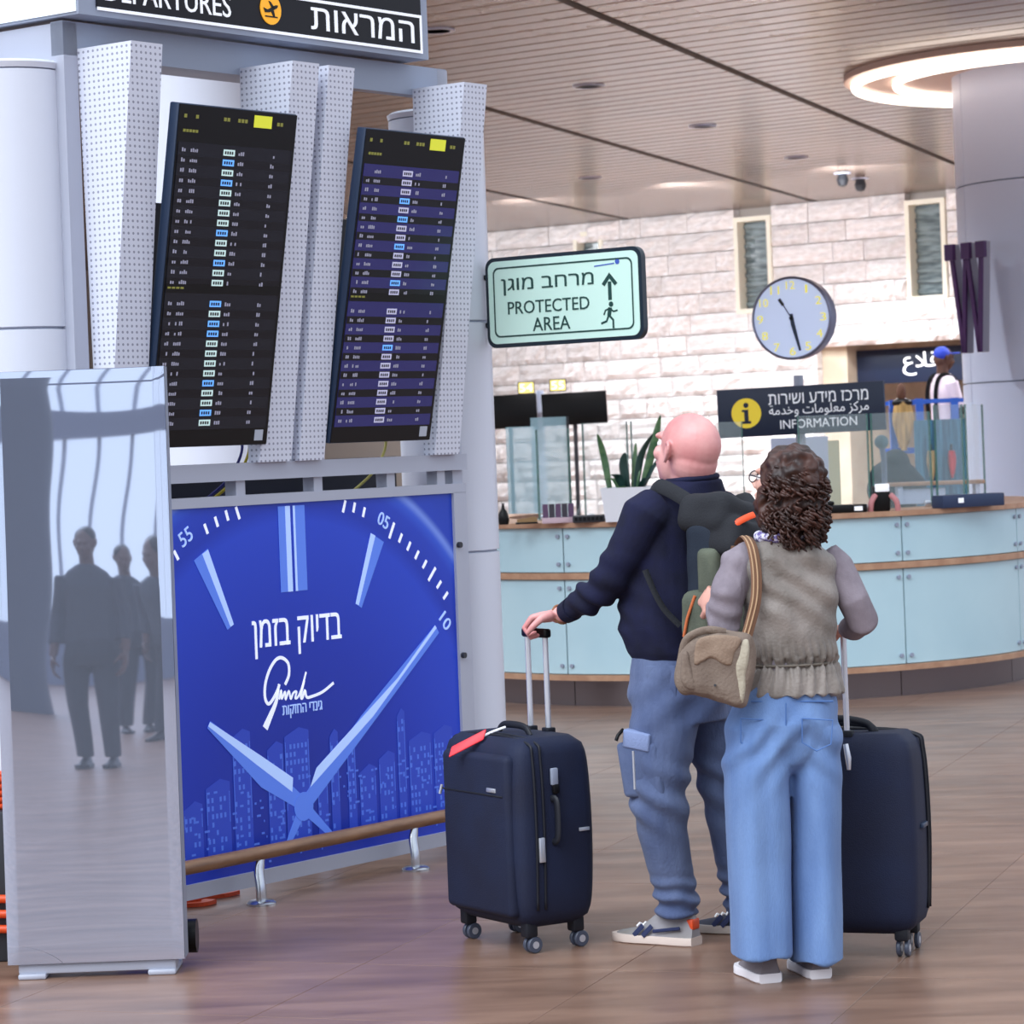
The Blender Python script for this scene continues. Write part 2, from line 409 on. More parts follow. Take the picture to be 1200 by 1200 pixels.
# recessed downlights that the photograph shows, each a lamp
M_['lamp'] = mat('lamp_face', (255, 250, 240), .5, emit=6)
for k, (x, y, lab) in enumerate([(.75, 24.04, 'small white ceiling light above the green sign, nearest of its line'),
        (1.92, 27.47, 'small white recessed ceiling light, above and left of the wall clock'),
        (3.15, 30.96, 'small white recessed ceiling light nearest the two smoke detectors'),
        (.99, 32.43, 'small faint recessed ceiling light just above the pale green hanging sign'),
        (-.42, 20.51, 'small white recessed ceiling light beside the right end of the departures header'),
        (4.0, 25.97, 'small white recessed ceiling light just left of the round pillar'),
        (-3.36, 19.84, 'small white recessed ceiling light at the far left, over the short round column')]):
    t = thing('ceiling_light', (x, y, CE-.01), lab, 'light', 'recessed ceiling lights')
    MB().lathe([(.13, CE-.012), (.13, CE+.0), (.10, CE+.0), (.10, CE-.012)], (x, y, 0), 20).build('bezel', M_['white'], t)
    MB().lathe([(.002, CE-.004), (.10, CE-.004), (.10, CE-.002), (.002, CE-.002)], (x, y, 0), 20).build('lens', M_['lamp'], t)
    spot(x, y, CE-.05, SPOT_POWER*(.35 if x > 3.5 or y < 22 else 1))
for s_ in (-1.5, .8, 3.1, 5.4, 7.6):  # added wash spots without fittings, aimed to brighten the stone wall
    q = W0 + wn*s_ - wb*4.2; o = spot(q.x, q.y, 4.35, 175); o.data.spot_size = R(120); o.rotation_euler = (-(wb - Z_UP*.12)).to_track_quat('Z', 'Y').to_euler()
for k, (px_, py_) in enumerate([(987, 203), (1008, 209)]):
    g = G(px_, py_, CE); t = thing('smoke_detector', g, ['larger left', 'smaller right'][k] + ' dark smoke detector of the pair on the slatted ceiling', 'smoke detector', 'smoke detectors on the ceiling')
    MB().lathe([(.002, -.16), (.05, -.14), (.07, -.08), (.05, -.02), (.08, 0), (.002, 0)], g, 16).build('sensor', M_['dark'], t)
    MB().lathe([(.002, -.01), (.1, -.01), (.1, 0), (.002, 0)], g, 16).build('base', M_['white'], t)
for (x, y) in [(5.4, 33), (-4, 31), (-1.4, 28.5), (6.5, 28.5), (2.2, 34.2), (4.7, 31.2), (.2, 36.2), (3.6, 34.6)]: spot(x, y, CE-.05, SPOT_POWER)  # further spots added without fittings to brighten the far hall
# ------------------------------------------------------------------ big round pillar, its ceiling ring, the letter on it
PC = Vector((4.82, 24, 0)); PR = 1.06
pl = thing('pillar', PC, 'huge round white pillar with blue sheen at the right edge of the picture', 'pillar')
for (z0, z1) in [(0, 2.0), (2.012, 3.62), (3.632, 4.6)]:
    for k in range(6):
        a0 = R(k*60+.25+12); a1 = R((k+1)*60-.25+12); n = 14; vo = []; vi = []
        m = MB(); ring = [(PC.x+PR*math.cos(a0+(a1-a0)*i/n), PC.y+PR*math.sin(a0+(a1-a0)*i/n)) for i in range(n+1)]
        ring2 = [(PC.x+(PR-.05)*math.cos(a1-(a1-a0)*i/n), PC.y+(PR-.05)*math.sin(a1-(a1-a0)*i/n)) for i in range(n+1)]
        m.prism(ring+ring2, z0, z1).build('cladding_panel', M_['white'], pl, 40)
MB().lathe([(PR-.05, 0), (PR-.03, 0), (PR-.03, 4.6), (PR-.05, 4.6)], PC, 40).build('core', M_['frame'], pl, 40)
lr = thing('ceiling_ring_lamp', PC+Vector((0, 0, CE-.1)), 'cream ceiling disc with glowing ring light around the big white pillar', 'light')
MB().lathe([(PR+.02, CE-.05), (1.95, CE-.05), (1.95, CE-.001), (PR+.02, CE-.001)], PC, 64).build('soffit', mat('peach_soffit', (226, 200, 186), .5), lr, 40)
for rr, tk in ((1.86, .035), (1.52, .03)):
    MB().tube([(PC.x+rr*math.cos(k*math.pi/32), PC.y+rr*math.sin(k*math.pi/32), CE-.085) for k in range(64)], tk, 8, closed=True).build('light_ring', mat('ring_glow', (255, 244, 232), .5, emit=2.2), lr, 180)
wl = thing('letter_sign', P(1135, 350, 23.2), 'tall dark purple letter W with grey sides mounted on the big round pillar', 'sign')
hx = Vector((.56, -.83, 0)).normalized(); fn = Vector((-.83, -.56, 0)).normalized()
ML = frame(P(1113, 350, 23.45), hx, Vector((0, 0, 1)), fn)
zc = (P(1135, 350, 23.45).z); zt = P(1135, 287, 23.45).z - zc; zb = P(1135, 415, 23.45).z - zc
purple = mat('dark_purple_face', (66, 20, 84), .4); side = mat('grey_letter_side', (140, 140, 156), .4)
m = MB(); wv = .42
for (x0, x1, za, zb_) in [(.04, .16, zt, zb), (.16, .22, zb, zt), (.22, .34, zt, zb), (.34, .40, zb, zt)]:
    m.prism([(x0-.02, za), (x0+.02, za), (x1+.02, zb_), (x1-.02, zb_)], 0, .02, ML)
for x0 in (.0, .19, .36): m.prism([(x0-.01, zt-.13), (x0+.09, zt-.13), (x0+.09, zt), (x0-.01, zt)], 0, .032, ML)
m.build('face', purple, wl, 0)
m = MB()
for (x0, x1, za, zb_) in [(.04, .16, zt, zb), (.16, .22, zb, zt), (.22, .34, zt, zb), (.34, .40, zb, zt)]:
    m.prism([(x0-.012, za), (x0+.02, za), (x1+.02, zb_), (x1-.012, zb_)], -.07, -.001, ML)
m.build('side', side, wl, 0)
# farther round pillar seen through the kiosk
PB = P(235, 250, 16.5); tag(MB().lathe([(.34, 0), (.34, CE)], (PB.x, PB.y, 0), 40).build('pillar', M_['column'], smooth=40), 'pale round pillar seen through the opening behind the left flight screen', 'pillar')
# ------------------------------------------------------------------ hall behind the camera (it is what the steel panel mirrors)
fac = tag(MB().box((-45, -26, -.06), (45, -25.6, 1.1)).box((-45, -26, 3.5), (45, -25.6, 3.95)).box((-45, -26, 6.0), (45, -25.6, 6.6)).box((-45, -26, 11.4), (45, -25.6, 12)).build('wall_front', mat('hall_band', (120, 126, 146), .6), smooth=0), kind='structure')
m = MB()
for k in range(-9, 10):
    tag(MB().box((k*4.6-.06, -25.9, 1.1), (k*4.6+.06, -25.7, 11.4)).build('mullion', M_['frame'], fac, 0))
for k in range(-50, 50): m.box((k*.55+.2-.03, -25.85, 1.1), (k*.55+.2+.03, -25.8, 11.4))
m.build('glazing_bars', M_['frame'], fac, 0)['kind'] = 'stuff'
rf = tag(MB().box((-45, -26, 11.4), (-44.6, 16, 11.9)).box((44.6, -26, 11.4), (45, 16, 11.9)).build('trim_9', M_['frame'], smooth=0), kind='structure')
for k in range(-4, 5): MB().box((k*5-.12, -26, 11.5), (k*5+.12, 16, 11.9)).build('roof_beam', M_['frame_l'], rf, 0)
for sx in (-1, 1):
    tag(MB().box((sx*30-.2, -26, 0), (sx*30+.2, 50, 4.6)).build('wall_%s' % ('left' if sx < 0 else 'right'), M_['white'], smooth=0), kind='structure')
# ------------------------------------------------------------------ departures kiosk
O = Vector((-1.235, 10.53, 0)); U = Vector((.602, .798, 0)).normalized(); N = Vector((.798, -.602, 0)).normalized(); Z = Vector((0, 0, 1))
def K(t, d, z): return O + U*t + N*d + Z*z
MK = frame(O, U, N*-1, Z)                       # x = t, y = -d, z
MKT = frame(O, U, Z, N)                         # x = t, y = z, z = d   (for print on the front)
def kbox(mb, t0, t1, d0, d1, z0, z1): return mb.box((t0, -d1, z0), (t1, -d0, z1), MK)
def kt(x, y, d=0):                              # photo pixel on the plane d -> (t, z)
    a, b = ray(x, y); o = O + N*d; t = (a*o.y-o.x)/(U.x-a*U.y); return t, 1.65 + b*(o.y+U.y*t)
kiosk = thing('departures_kiosk', K(.6, -.3, 0), 'tall pale grey steel kiosk with a black departures header and perforated fins', 'kiosk')
f = MB()
for (t0, t1) in ((-.467, -.40), (1.64, 1.705)):
    for d0 in (-.06, -.80): kbox(MB(), t0, t1, d0, d0+.06, 0, 3.19).build('corner_post', M_['frame_l'], kiosk, 0)
kbox(MB(), -.467, 1.70, -.06, 0, 3.075, 3.195).build('fascia', M_['frame'], kiosk, 0)
kbox(MB(), -.467, -.407, -.74, -.06, 3.0, 3.19).build('side_fascia', M_['frame_l'], kiosk, 0)
kbox(MB(), -.40, 1.70, -.05, .03, 1.555, 1.62).build('cross_beam', M_['frame_l'], kiosk, 0)
kbox(MB(), -.40, 1.70, -.05, .02, 1.462, 1.50).build('cross_beam', M_['frame_l'], kiosk, 0)
kbox(MB(), -.40, 1.64, -.80, -.75, 1.5, 1.6).build('rear_beam', M_['frame'], kiosk, 0)
for t in (.32, .76, 1.20, 1.52, -.10): kbox(MB(), t, t+.05, -.04, .015, 1.50, 1.555).build('spacer', M_['frame_l'], kiosk, 0)
kbox(MB(), .28, .32, -.5, -.44, 1.6, 3.1).build('rear_upright', M_['frame_l'], kiosk, 0)
kbox(MB(), 1.10, 1.15, -.42, -.36, 1.6, 3.08).build('rear_upright', M_['frame_l'], kiosk, 0)
kbox(MB(), -.36, 1.62, -.30, -.28, 1.3, 1.62).build('cable_tray', M_['dark'], kiosk, 0)
# perforated fins
def perf():
    m = bpy.data.materials.new('perforated_sheet'); m.use_nodes = True; nt = m.node_tree; b = nt.nodes['Principled BSDF']; L = nt.links.new
    b.inputs['Roughness'].default_value = .45
    g = nt.nodes.new('ShaderNodeNewGeometry'); dp = nt.nodes.new('ShaderNodeVectorMath'); dp.operation = 'DOT_PRODUCT'; s = U+N; dp.inputs[1].default_value = (s.x, s.y, 0)
    L(g.outputs['Position'], dp.inputs[0]); sp = nt.nodes.new('ShaderNodeSeparateXYZ'); L(g.outputs['Position'], sp.inputs[0])
    def mt(op, a, b_=None, c=None):
        n = nt.nodes.new('ShaderNodeMath'); n.operation = op
        for i, q in enumerate((a, b_, c)):
            if q is None: continue
            if isinstance(q, (int, float)): n.inputs[i].default_value = q
            else: L(q, n.inputs[i])
        return n.outputs[0]
    fx = mt('SUBTRACT', mt('FRACT', mt('DIVIDE', dp.outputs['Value'], .0235)), .5); fz = mt('SUBTRACT', mt('FRACT', mt('DIVIDE', sp.outputs[2], .0215)), .5)
    d = mt('SQRT', mt('ADD', mt('MULTIPLY', fx, fx), mt('MULTIPLY', fz, fz)))
    h = mt('LESS_THAN', d, .22)
    mx = nt.nodes.new('ShaderNodeMix'); mx.data_type = 'RGBA'; mx.inputs['A'].default_value = lin((222, 226, 240)); mx.inputs['B'].default_value = lin((150, 154, 172))
    L(h, mx.inputs['Factor']); L(mx.outputs['Result'], b.inputs['Base Color']); return m
M_['perf'] = perf()
ZB, ZT = 1.62, 3.10
def fin(t0, t1, tb0=None, tb1=None):
    tb0 = t0-.02 if tb0 is None else tb0; tb1 = t1-.01 if tb1 is None else tb1
    db, dt = .055, .265
    vs = [K(tb0, 0, ZB), K(tb1, 0, ZB), K(tb1, db, ZB), K(tb0, db, ZB), K(t0, 0, ZT), K(t1, 0, ZT), K(t1, dt, ZT), K(t0, dt, ZT)]
    MB().add(vs, [(0, 3, 2, 1), (4, 5, 6, 7), (0, 1, 5, 4), (1, 2, 6, 5), (2, 3, 7, 6), (3, 0, 4, 7)]).build('perforated_fin', M_['perf'], kiosk, 0)
fin(-.40, -.245, -.375, -.20); fin(.445, .595, .41, .59); fin(.65, .80, .635, .78); fin(1.475, 1.625, 1.46, 1.62)
kbox(MB(), .595, .65, 0, .02, 1.62, 3.08).build('groove_plate', M_['frame'], kiosk, 0)
# poster frame
kbox(MB(), 1.617, 1.70, -.04, .02, .05, 1.465).build('poster_frame', M_['frame_l'], kiosk, 0)
kbox(MB(), -.467, 1.70, -.04, .02, .045, .10).build('poster_frame', M_['frame_l'], kiosk, 0)
kbox(MB(), -.467, -.38, -.04, .02, .05, 1.465).build('poster_frame', M_['frame_l'], kiosk, 0)
for z in (1.25, .80): MB().cyl(K(1.635, .02, z), K(1.635, .035, z), .012, n=10).build('lock', M_['dark'], kiosk)
# header box
hd = kbox(MB(), -.485, 1.462, -.85, .10, 3.205, 3.66).build('header_box', M_['frame'], kiosk, 0)
kbox(MB(), -.492, -.486, -.85, .09, 3.215, 3.66).build('side_panel', mat('lit_side_white', (236, 244, 248), .4, emit=.35), hd, 0)  # strong light on this side face put into white colour and glow
hp = kbox(MB(), -.40, 1.415, .10, .106, 3.235, 3.60).build('header_panel', mat('header_black', (22, 21, 28), .4, spec=.2), hd, 0)
m = MB()
for (a, b, c, e) in [(-.40, 1.415, 3.225, 3.236), (1.405, 1.416, 3.225, 3.376), (-.40, 1.415, 3.366, 3.377)]: kbox(m, a, b, .106, .109, c, e)
m.build('header_outline', M_['text_w'], hd, 0)
MH = MKT @ Matrix.Translation((0, 0, .107))
lettering('המראות'[::-1], .742, 1.365, 3.262, 3.348, MH, M_['text_w'], hd, bold=.012)
lettering('DEPARTURES', -.36, .29, 3.262, 3.345, MH, M_['text_w'], hd, bold=.014)
MB().prism([(.51+.058*math.cos(k*math.pi/16), 3.315+.058*math.sin(k*math.pi/16)) for k in range(32)], 0, .003, MH).build('emblem_disc', M_['orange_y'], hd, 0)
m = MB(); m.prism([(.475, 3.30), (.50, 3.302), (.545, 3.322), (.55, 3.332), (.535, 3.332), (.49, 3.312), (.478, 3.315), (.468, 3.318)], .003, .005, MH)
m.prism([(.497, 3.345), (.508, 3.343), (.53, 3.322), (.515, 3.316)], .003, .005, MH); m.prism([(.525, 3.312), (.532, 3.285), (.522, 3.287), (.508, 3.308)], .003, .005, MH)
m.box((.475, 3.284, .003), (.545, 3.289, .005), MH)
m.build('aircraft_symbol', M_['black'], hd, 0)
# ------------------------------------------------------------------ flight screens
def screen(t0b, t0t, wd, zb, zt, db, dt, tint, tag_c, label, seed, blues):
    rnd = random.Random(seed)
    a = K(t0b, db, zb); up = (K(t0t, dt, zt) - a); H = up.length; up.normalize()
    nn = (U.cross(up)).normalized()             # outwards, tilted down
    if nn.dot(N) < 0: nn = -nn
    MS = frame(a, U, up, nn)
    s = thing('flight_screen', a + U*wd/2, label, 'screen', 'flight screens of the kiosk')
    MB().bevbox((0, 0, -.045), (wd, H, 0), .006, MS).build('casing', M_['bluesteel'], s)
    MB().bevbox((.06, .2, -.10), (wd-.06, H-.25, -.046), .012, MS).build('rear_housing', M_['black'], s)
    MB().box((.004, .004, 0), (wd-.004, H-.004, .003), MS).build('bezel', M_['black'], s, 0)
    MB().box((.012, .065, .003), (wd-.02, H-.135, .005), MS).build('display_panel', tint, s, 0)
    n = 27; pitch = (H-.135-.065-.055)/n; rows = []; y = H-.15
    lt, bl, tx, yl, dm = MB(), MB(), MB(), MB(), MB()
    for i in range(n):
        if i == 14:
            MB().box((.012, y-.014, .005), (wd-.02, y+.020, .0062), MS).build('divider', M_['black'], s, 0)
            for q in range(4): yl.box((.02+q*.022, y, .0062), (.036+q*.022, y+.007, .0070), MS)
            y -= .04
        yy = y - pitch*.62
        tgt = bl if i in blues else lt
        tgt.box((.245, yy, .006), (.305, yy+pitch*.62, .0066), MS)
        if i % 2: dm.box((.012, yy-pitch*.12, .005), (wd-.02, yy+pitch*.7, .0054), MS)
        for (x0, k, cw) in ((.03, 2, .011), (.075, 4, .010), (.325, 3, .011), (.50, 2, .011)):
            for q in range(k):
                if rnd.random() < .9: tx.box((x0+q*cw, yy+pitch*.1, .006), (x0+q*cw+cw*.65, yy+pitch*rnd.uniform(.35, .5), .0066), MS)
        for q in range(4): dm.box((.252+q*.012, yy+pitch*.15, .0067), (.252+q*.012+.008, yy+pitch*.45, .007), MS)
        y -= pitch
    lt.build('status_box', tag_c, s, 0, None).__setitem__('kind', 'stuff')
    bl.build('status_box_blue', M_['scr_b'], s, 0).__setitem__('kind', 'stuff')
    tx.build('row_text', M_['scr_t'], s, 0).__setitem__('kind', 'stuff')
    dm.build('row_band', M_['scr_d'], s, 0).__setitem__('kind', 'stuff')
    for x0, k in ((.03, 1), (.09, 1), (.235, 2), (.31, 3), (.52, 2)):
        for q in range(k): yl.box((x0+q*.018, H-.05, .003), (x0+q*.018+.013, H-.037, .0045), MS)
    for q in range(5): yl.box((.03+q*.016, H-.1, .003), (.042+q*.016, H-.09, .0045), MS)
    yl.build('heading_text', M_['scr_y'], s, 0).__setitem__('kind', 'stuff')
    MB().box((.395, H-.062, .003), (.49, H-.018, .0045), MS).build('heading_highlight', M_['scr_h'], s, 0)
    MB().box((wd-.075, .018, .003), (wd-.03, .058, .0045), MS).build('corner_code_panel', mat('grey_tile', (150, 156, 170), .5, emit=.25), s, 0)
    for q in (.14, .42): MB().box((q, H*.25, -.22), (q+.05, H*.7, -.10), MS).build('bracket', M_['dark'], s, 0)
M_['scr_b'] = mat('status_blue', (96, 160, 236), .4, emit=.6); M_['scr_t'] = mat('row_grey', (150, 150, 170), .4, emit=.25)
M_['scr_d'] = mat('row_dark', (18, 18, 26), .3, spec=.3); M_['scr_y'] = mat('heading_yellow', (140, 140, 60), .4, emit=.1)
M_['scr_h'] = mat('highlight_yellow', (196, 200, 50), .4, emit=.45)
screen(-.20, -.21, .63, 1.685, 2.895, .075, .30, mat('display_dark', (26, 29, 38), .2, emit=.12, spec=.3), mat('status_pale', (188, 214, 212), .4, emit=.4),
       'left flight screen with dark rows and pale status boxes in the departures kiosk', 1, {1, 3, 8, 11, 14, 16, 17, 22, 25})
screen(.79, .81, .615, 1.68, 2.872, .075, .30, mat('display_indigo', (44, 44, 98), .2, emit=.25, spec=.3), mat('status_lilac', (176, 176, 204), .4, emit=.4),
       'right flight screen with bluish purple rows in the departures kiosk', 2, {3, 5, 8, 12, 18})
# ------------------------------------------------------------------ poster
po = thing('poster', K(.63, .02, .08), 'big blue advertising poster with watch dial, hands and city skyline', 'poster')
def pmat():
    m = bpy.data.materials.new('poster_blue'); m.use_nodes = True; nt = m.node_tree; b = nt.nodes['Principled BSDF']; L = nt.links.new
    g = nt.nodes.new('ShaderNodeNewGeometry'); vm = nt.nodes.new('ShaderNodeVectorMath'); vm.operation = 'DISTANCE'; cc = K(.635, .01, .306); vm.inputs[1].default_value = cc
    L(g.outputs['Position'], vm.inputs[0]); cr = nt.nodes.new('ShaderNodeValToRGB'); e = cr.color_ramp.elements
    e[0].position = 0; e[0].color = lin((22, 44, 150)); e[1].position = 1; e[1].color = lin((24, 56, 160))
    for p, c in ((.35, (28, 54, 176)), (.62, (38, 70, 200)), (.655, (28, 56, 178)), (.72, (36, 66, 190)), (.745, (50, 88, 210)), (.76, (120, 150, 235)), (.775, (34, 66, 186))):
        x = e.new(p); x.color = lin(c)
    dv = nt.nodes.new('ShaderNodeMath'); dv.operation = 'DIVIDE'; dv.inputs[1].default_value = 1.75; L(vm.outputs['Value'], dv.inputs[0]); L(dv.outputs[0], cr.inputs[0])
    L(cr.outputs[0], b.inputs['Base Color']); b.inputs['Roughness'].default_value = .35; b.inputs['Specular IOR Level'].default_value = .35
    L(cr.outputs[0], b.inputs['Emission Color']); b.inputs['Emission Strength'].default_value = .06
    return m
kbox(MB(), -.38, 1.617, .0, .008, .10, 1.462).build('print', pmat(), po, 0)
MP = MKT @ Matrix.Translation((0, 0, .009))
ink = mat('pale_blue_ink', (172, 200, 250), .4, emit=.25); ink2 = mat('mid_blue_ink', (84, 124, 226), .4, emit=.2); ink3 = mat('soft_blue_ink', (36, 66, 186), .4, emit=.12); inkw = mat('white_ink', (232, 238, 252), .4, emit=.3)
cx, cz = .635, .306
for (x0, x1) in ((.554, .622), (.638, .706)): MB().prism([(x0, 1.125), (x1, 1.125), (x1, 1.45), (x0, 1.45)], 0, .001, MP).build('hour_marker', ink2, po, 0)
for (x0, x1) in ((.594, .622), (.638, .650)): MB().prism([(x0, 1.125), (x1, 1.125), (x1, 1.45), (x0, 1.45)], .001, .0015, MP).build('hour_marker_facet', ink, po, 0)
def taper(name, a, b, wa, wb, mt_, z=.001):
    a = Vector(a); b = Vector(b); t = (b-a).normalized(); q = Vector((-t.y, t.x))
    p = [a+q*wa/2, a-q*wa/2, b-q*wb/2, b+q*wb/2]
    MB().prism([(v.x, v.y) for v in p], z-.001, z, MP).build(name, mt_, po, 0)
taper('hour_marker', (.122, 1.291), (.267, 1.015), .085, .04, ink2); taper('hour_marker_facet', (.145, 1.30), (.275, 1.02), .035, .02, ink, .0018)
taper('hour_marker', (1.135, 1.304), (1.004, 1.044), .085, .04, ink2); taper('hour_marker_facet', (1.108, 1.318), (.995, 1.05), .03, .02, ink, .0018)
# skyline
rnd = random.Random(5); sk, sk2 = MB(), MB()
for (t0, wd, h) in [(-.02, .10, .52), (.10, .13, .62), (.25, .10, .88), (.44, .09, .78), (.54, .14, .84), (.72, .06, .62), (.80, .05, .80), (.90, .05, .74), (.97, .10, .56), (1.09, .10, .62), (1.21, .05, .86), (1.28, .14, .70), (1.44, .12, .72), (1.56, .05, .64)]:
    h = .16+(h-.16)*.66; sk2.prism([(t0, .16), (t0+wd, .16), (t0+wd, h-.015), (t0+wd*.6, h), (t0, h-.03)], .0002, .0006, MP)
    z = .2
    while z < h-.06:
        for q in range(int(wd/.022)):
            if rnd.random() < .5: sk.box((t0+.006+q*.022, z, .0006), (t0+.017+q*.022, z+.018, .0010), MP)
        z += .03
    for q in (t0+.003, t0+wd-.006): sk.box((q, .3, .0006), (q+.003, h-.05, .0010), MP)
for q in range(150):
    t = rnd.uniform(-.3, 1.55); z = rnd.uniform(.12, .42); sk.box((t, z, .0006), (t+rnd.uniform(.005, .03), z+.008, .0010), MP)
o = sk2.build('skyline_tower', ink3, po, 0); o['kind'] = 'stuff'
o = sk.build('skyline_window', mat('window_ink', (74, 112, 216), .4, emit=.15), po, 0); o['kind'] = 'stuff'
for nm, a, b, tl, wm in (('minute_hand', (1.478, .93), (cx, cz), (.52, .15), .085), ('hour_hand', (.127, .665), (cx, cz), (.80, .17), .09)):
    A = Vector(a); Bc = Vector(b); t = (Bc-A).normalized(); q = Vector((-t.y, t.x)); L_ = (Bc-A).length
    if nm == 'minute_hand': poly = [A+q*.035, A-q*.005, A+t*L_*.55-q*wm*.42, Bc-q*.03, Bc+q*.03, A+t*L_*.35+q*.035]
    else: poly = [A+q*.018, A-q*.012, A+t*L_*.60-q*wm*.6, Bc-q*.02, Bc+q*.03, A+t*L_*.6+q*wm*.45]
    MB().prism([(v.x, v.y) for v in poly], .001, .002, MP).build(nm, ink2, po, 0)
    if nm == 'minute_hand': poly = [A+q*.01, A-q*.005, A+t*L_*.3-q*.0, A+t*L_*.86-q*.062, A+t*L_*.93-q*.03, A+t*L_*.5+q*.014]
    else: poly = [A+q*.014, A-q*.004, A+t*L_*.5+q*.005, A+t*L_*.86+q*.015, A+t*L_*.82+q*.062, A+t*L_*.5+q*.045]
    MB().prism([(v.x, v.y) for v in poly], .002, .0026, MP).build(nm + '_facet', ink, po, 0)
    taper(nm + '_tail', b, tl, .05, .022, ink2, .0016)
MB().prism([(cx+.055*math.cos(k*math.pi/12), cz+.055*math.sin(k*math.pi/12)) for k in range(24)], .002, .003, MP).build('hand_hub', ink2, po, 0)
mk = MB()
for k in range(-19, 28):
    a = R(k*3.0)
    if k in (8, 9, 18, 19, -9, -10): continue
    r0, r1 = (1.145, 1.215) if k % 5 == 0 else (1.16, 1.20)
    x, z = cx + 1.0*math.sin(a)*r0, cz + math.cos(a)*r0
    if z > 1.44 or x > 1.6 or x < -.36 or z < .3: continue
    taper('minute_tick', (x, z), (min(cx+math.sin(a)*r1, 1.61), min(cz+math.cos(a)*r1, 1.458)), .013, .013, inkw, .0012)
for (x, z, ang, s_) in ((1.177, 1.37, -28, '05'), (.045, 1.36, 30, '55'), (1.545, .945, -52, '10')):
    lettering(s_, -.034, .034, -.027, .027, MP @ Matrix.Translation((x, z, 0)) @ Matrix.Rotation(R(ang), 4, 'Z'), ink, po)
m = MB()
arc = [(cx+1.33*math.sin(R(a)), cz+1.33*math.cos(R(a))) for a in range(32, 48)]
lettering('בדיוק בזמן'[::-1], .385, .895, .885, 1.03, MP, inkw, po, bold=0, label='white Hebrew headline')
def zp(pts): return [Vector(kt(280+x/6.664, 680+y/6.664)) for x, y in pts]
m = MB()
stroke(m, smooth2(zp([(345, 815), (375, 740), (370, 650), (320, 605), (270, 625), (220, 710), (190, 820), (190, 920), (215, 965), (250, 930), (290, 850), (300, 810)])), .013, 0, .001, MP)
tl = smooth2(zp([(295, 850), (275, 950), (235, 1050), (190, 1155)])); stroke(m, tl, [.010+.022*i/len(tl) for i in range(len(tl))], 0, .001, MP)
stroke(m, smooth2(zp([(300, 930), (315, 860), (320, 925), (345, 870), (350, 930), (375, 865), (390, 925), (410, 880), (435, 870), (425, 920), (450, 905), (480, 830), (510, 715)])), .009, 0, .001, MP)
stroke(m, smooth2(zp([(495, 780), (470, 900), (480, 920), (500, 860), (515, 912), (560, 905), (640, 870), (725, 800)])), .011, 0, .001, MP)
m.build('signature_logo', inkw, po, 0)
t0, z0 = kt(329, 834); t1, z1 = kt(375, 822)
lettering('גינדי החזקות'[::-1], t0, t1, z0-.028, z0+.022, MP, ink, po)
# ------------------------------------------------------------------ foot rail in front of the poster
gr = thing('foot_rail', K(.6, .12, 0), 'low wooden foot rail on curved steel brackets in front of the blue poster', 'rail')
za = kt(218, 1025, .12)[1]
MB().tube([K(-.5, .12, .185), K(1.72, .12, .185)], .026, 16).build('wooden_bar', M_['wood'], gr, 60)
for t in (.245-.0, 1.145-.0):
    pts = smooth2([K(t+.02, .12, .165), K(t+.0, .125, .12), K(t-.01, .14, .06), K(t-.01, .14, .012)], 4)
    MB().tube(pts, [.020, .022, .026, .028, .03, .03, .03, .03, .03, .03, .03, .03, .03], 12, flat=.5).build('bracket', M_['chrome'], gr, 60)
    c = K(t-.01, .14, 0); MB().lathe([(.002, .0), (.055, .0), (.055, .008), (.045, .016), (.002, .018)], c, 24).build('base_plate', M_['chrome'], gr, 40)
# ------------------------------------------------------------------ short round columns
def col(t, d, ztop, lab, joints):
    c = K(t, d, 0); s = thing('round_column', c, lab, 'column', 'round columns of the kiosk'); z = 0; r = .2
    for j in joints + [ztop]:
        MB().lathe([(r-.01, z+.003), (r, z+.006), (r, j-.006), (r-.01, j-.003)], c, 40).build('column_drum', M_['column'], s, 40)
        MB().lathe([(r-.012, j-.004), (r-.012, j+.004)], c, 32).build('joint', M_['frame'], s, 40); z = j
    MB().lathe([(r+.0, ztop), (r+.006, ztop+.02), (r-.01, ztop+.03), (.01, ztop+.032)], c, 40).build('cap', M_['column'], s, 40)
col(-.5, -.24, 3.03, 'pale round column at the left edge, left of the departures kiosk', [.8, 2.12])
col(1.935, -.25, 3.03, 'pale round column between the kiosk and the pale green sign', [1.21, 2.17])
# ------------------------------------------------------------------ protected area sign, fixed to the right column
sg = thing('protected_area_sign', P(664, 350, 12), 'pale green hanging sign reading PROTECTED AREA with dark border and running figure', 'sign')
a = P(570, 355, 12.12); hx = N.copy()
cz_ = (P(575, 303, 12.1).z + P(578, 408, 12.1).z)/2; Hs = .375; Ws = .79
MG = frame(Vector((a.x, a.y, cz_-Hs/2)), hx, Z, -U)
def rr(x0, y0, x1, y1, r, n=6):
    out = []
    for cx_, cy_, a0 in ((x1-r, y0+r, -90), (x1-r, y1-r, 0), (x0+r, y1-r, 90), (x0+r, y0+r, 180)):
        out += [(cx_+r*math.cos(R(a0+90*i/n)), cy_+r*math.sin(R(a0+90*i/n))) for i in range(n+1)]
    return out
MB().prism(rr(0, 0, Ws, Hs, .045), -.03, 0, MG).build('backing', mat('sign_edge', (24, 40, 52), .4), sg, 0)
MB().prism(rr(.016, .016, Ws-.016, Hs-.016, .035), 0, .003, MG).build('panel', M_['green_pale'], sg, 0)
m = MB(); q0_ = rr(.042, .042, Ws-.042, Hs-.042, .028); q1_ = rr(.049, .049, Ws-.049, Hs-.049, .024); n = len(q0_)
m.add([MG @ Vector((p[0], p[1], .0045)) for p in q0_+q1_], [(i, (i+1) % n, n+(i+1) % n, n+i) for i in range(n)]); m.build('inner_border', M_['green_dark'], sg, 0)
